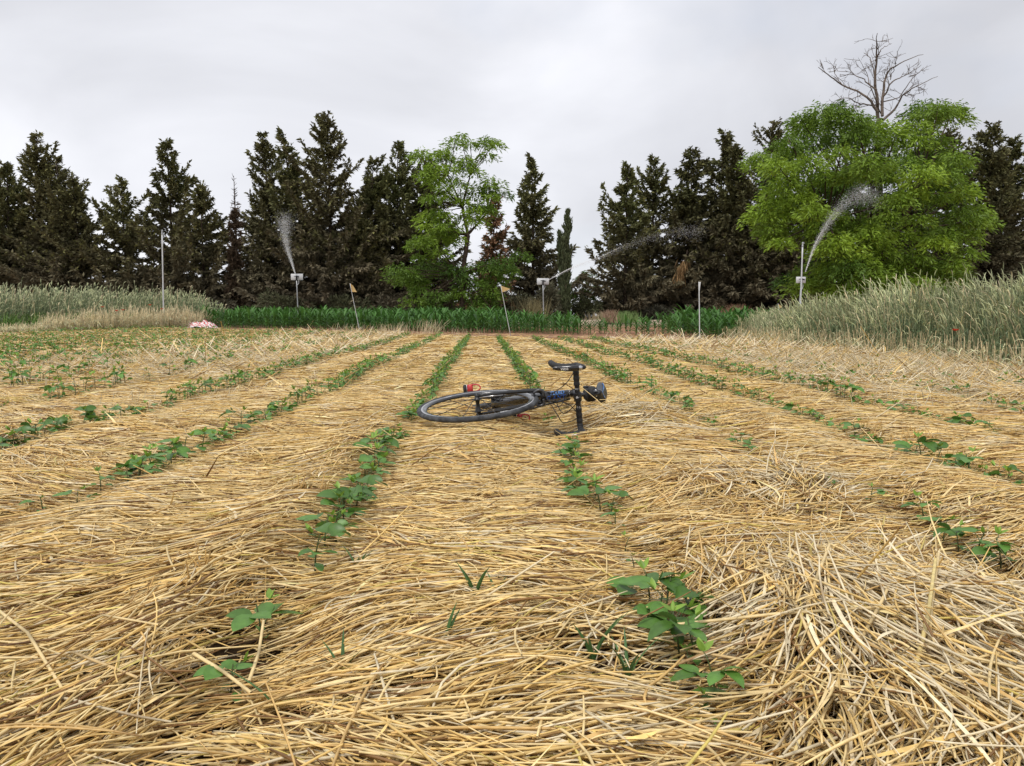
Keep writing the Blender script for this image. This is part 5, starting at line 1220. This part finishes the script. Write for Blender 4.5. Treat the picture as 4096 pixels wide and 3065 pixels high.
def flag(px, top, bx, by, label, shape, fw=34, fh=26, D=None, r=.0075):
    g = G(bx, by) if D is None else None
    if D is None: D = g.y
    b = Vector((P3(bx, by, D).x, D, gz1(P3(bx, by, D).x, D))); tp = P3(px, top, D); s_ = D / FPX; root = empty('marker_flag', b); tag(root, label, 'marker flag', 'small marker flags on rods'); d = tp - b
    a_ = Acc(); sweep(a_, [V3(0, 0, 0), d], [r * 1.25, r], 8, 8); a_.obj('rod', M_pole, root)
    f_ = Acc(); nu, nv = 12, 7; V = []
    dn = -d.normalized()
    for i in range(nu):
        u = i / (nu - 1)
        for j in range(nv):
            v = j / (nv - 1)
            if shape == 'tri': vv = (v - .5) * (1 - .88 * u) + .5; x = u * fw; y = vv * fh; off = .015 * math.sin(u * 4)
            elif shape == 'fold': x = u * fw * (.55 + .45 * v); y = (v * (1 - .25 * u) + .28 * u) * fh; off = .03 * math.sin(u * 6 + v)
            else: x = u * fw * (1 - .75 * v); y = v * fh; off = .02 * math.sin(u * 7)
            p_ = d + dn * (y * s_) + V3(x * s_, off, 0); V.append(list(p_))
    V = np.array(V); Vb = V + [0, .0015, 0]; I = np.arange(nu * nv).reshape(nu, nv); q4 = lambda I: np.stack([I[:-1, :-1], I[:-1, 1:], I[1:, 1:], I[1:, :-1]], -1).reshape(-1, 4)
    f_.add(np.concatenate([V, Vb]), np.concatenate([q4(I), q4(I + nu * nv)[:, ::-1]])); f_.obj('flag', M_flag if shape != 'furled' else M_white, root)
flag(1400, 1134, 1441, 1338, 'left leaning rod with a half folded pale orange flag before the maize', 'fold', 20, 34)
flag(2003, 1143, 2044, 1352, 'leaning rod with a pointed pale orange pennant in the middle of the field', 'tri', 33, 27)
flag(2796, 1128, 2799, 1372, 'upright white rod with a furled white flag right of the sky gap', 'furled', 8, 36, r=.012)
flag(3112, 1215, 3130, 1300, 'small cream flag tip showing above the rye left of the tall pipe', 'tri', 14, 24, D=24)

# ------------------------------------------------------------------ red and white plastic heap, poppies, small litter
def heap():
    rng = np.random.default_rng(33); g = G(800, 1312); D = g.y; nu, nv = 60, 26; X = np.linspace(-.72, .72, nu); Yv = np.linspace(-.4, .4, nv); XX, YY = np.meshgrid(X, Yv)
    e_ = np.clip(1 - (XX / .72) ** 2 - (YY / .42) ** 2, 0, 1) ** .6
    Z = e_ * (.20 + .1 * np.abs(vn(XX * 5, YY * 5, 1)) + .07 * vn(XX * 11, YY * 11, 2)) + .0; XX = XX + .04 * vn(XX * 7, YY * 7, 5)
    acc = Acc(); I = np.arange(nu * nv).reshape(nv, nu)
    acc.add(np.stack([XX, YY, Z], -1).reshape(-1, 3), np.stack([I[:-1, :-1], I[:-1, 1:], I[1:, 1:], I[1:, :-1]], -1).reshape(-1, 4))
    m = bpy.data.materials.new('striped_tape'); m.use_nodes = True; n = m.node_tree.nodes; l = m.node_tree.links; b = n['Principled BSDF']; b.inputs['Roughness'].default_value = .35
    tcn = n.new('ShaderNodeTexCoord'); wv = n.new('ShaderNodeTexWave'); wv.wave_type = 'BANDS'; wv.bands_direction = 'DIAGONAL'; wv.inputs['Scale'].default_value = 3.4; wv.inputs['Distortion'].default_value = 9; wv.inputs['Detail'].default_value = 2; wv.inputs['Detail Scale'].default_value = 1.5
    l.new(tcn.outputs['Object'], wv.inputs[0]); r = n.new('ShaderNodeValToRGB'); r.color_ramp.interpolation = 'CONSTANT'; r.color_ramp.elements[0].color = (.78, .74, .74, 1); r.color_ramp.elements[1].position = .55; r.color_ramp.elements[1].color = (.62, .16, .15, 1)
    l.new(wv.outputs[0], r.inputs[0]); l.new(r.outputs[0], b.inputs[0]); b.inputs['Roughness'].default_value = .4
    o = acc.obj('barrier_tape_heap', m); o.location = (g.x, g.y, g.z); tag(o, 'crumpled heap of red and white striped barrier tape at the left edge of the maize', 'barrier tape')
heap()
M_pop = mat('poppy_petal', (.65, .05, .02), .5, trans=.3, noise=(40, .8, 1.1))
def poppy(px, py, D, label):
    c = P3(px, py, D); g = gz1(c.x, D); root = empty('poppy', (c.x, D, g)); h = c.z - g; tag(root, label, 'poppy', 'red poppies')
    s_ = Acc(); sweep(s_, [V3(0, 0, 0), V3(.01, -.02, h * .6), V3(0, 0, h)], .0025, 5, 8); s_.obj('stem', M_bark, root)
    f_ = Acc(); R = .032 * (1 if D < 15 else 1.5)
    for k_ in range(4):
        a = k_ * math.pi / 2; P = np.array([[math.cos(a) * R * t, math.sin(a) * R * t, h + R * .7 * t ** 1.5] for t in (0, .35, .7, 1)])[None]; blades(f_, P, (np.array([.2, .8, .9, .4]) * R)[None], np.array([[[.6, .05, .02]]]), fold=.2)
    f_.obj('petals', M_pop, root)
poppy(3822, 1324, 9.2, 'single red poppy in the right rye stand')
for k_, (x, y) in enumerate([(410, 1230), (466, 1245), (492, 1242), (600, 1222), (647, 1238)]):
    poppy(x, y, 26.2, ['leftmost red poppy above the cream dry stalks', 'red poppy second from the left among the cream dry stalks', 'middle red poppy in the cream dry stalks', 'highest red poppy just left of the white pipe foot', 'red poppy right at the foot of the tall white pipe'][k_])
print('tris approx', sum(len(o.data.polygons) for o in bpy.data.objects if o.type == 'MESH'))
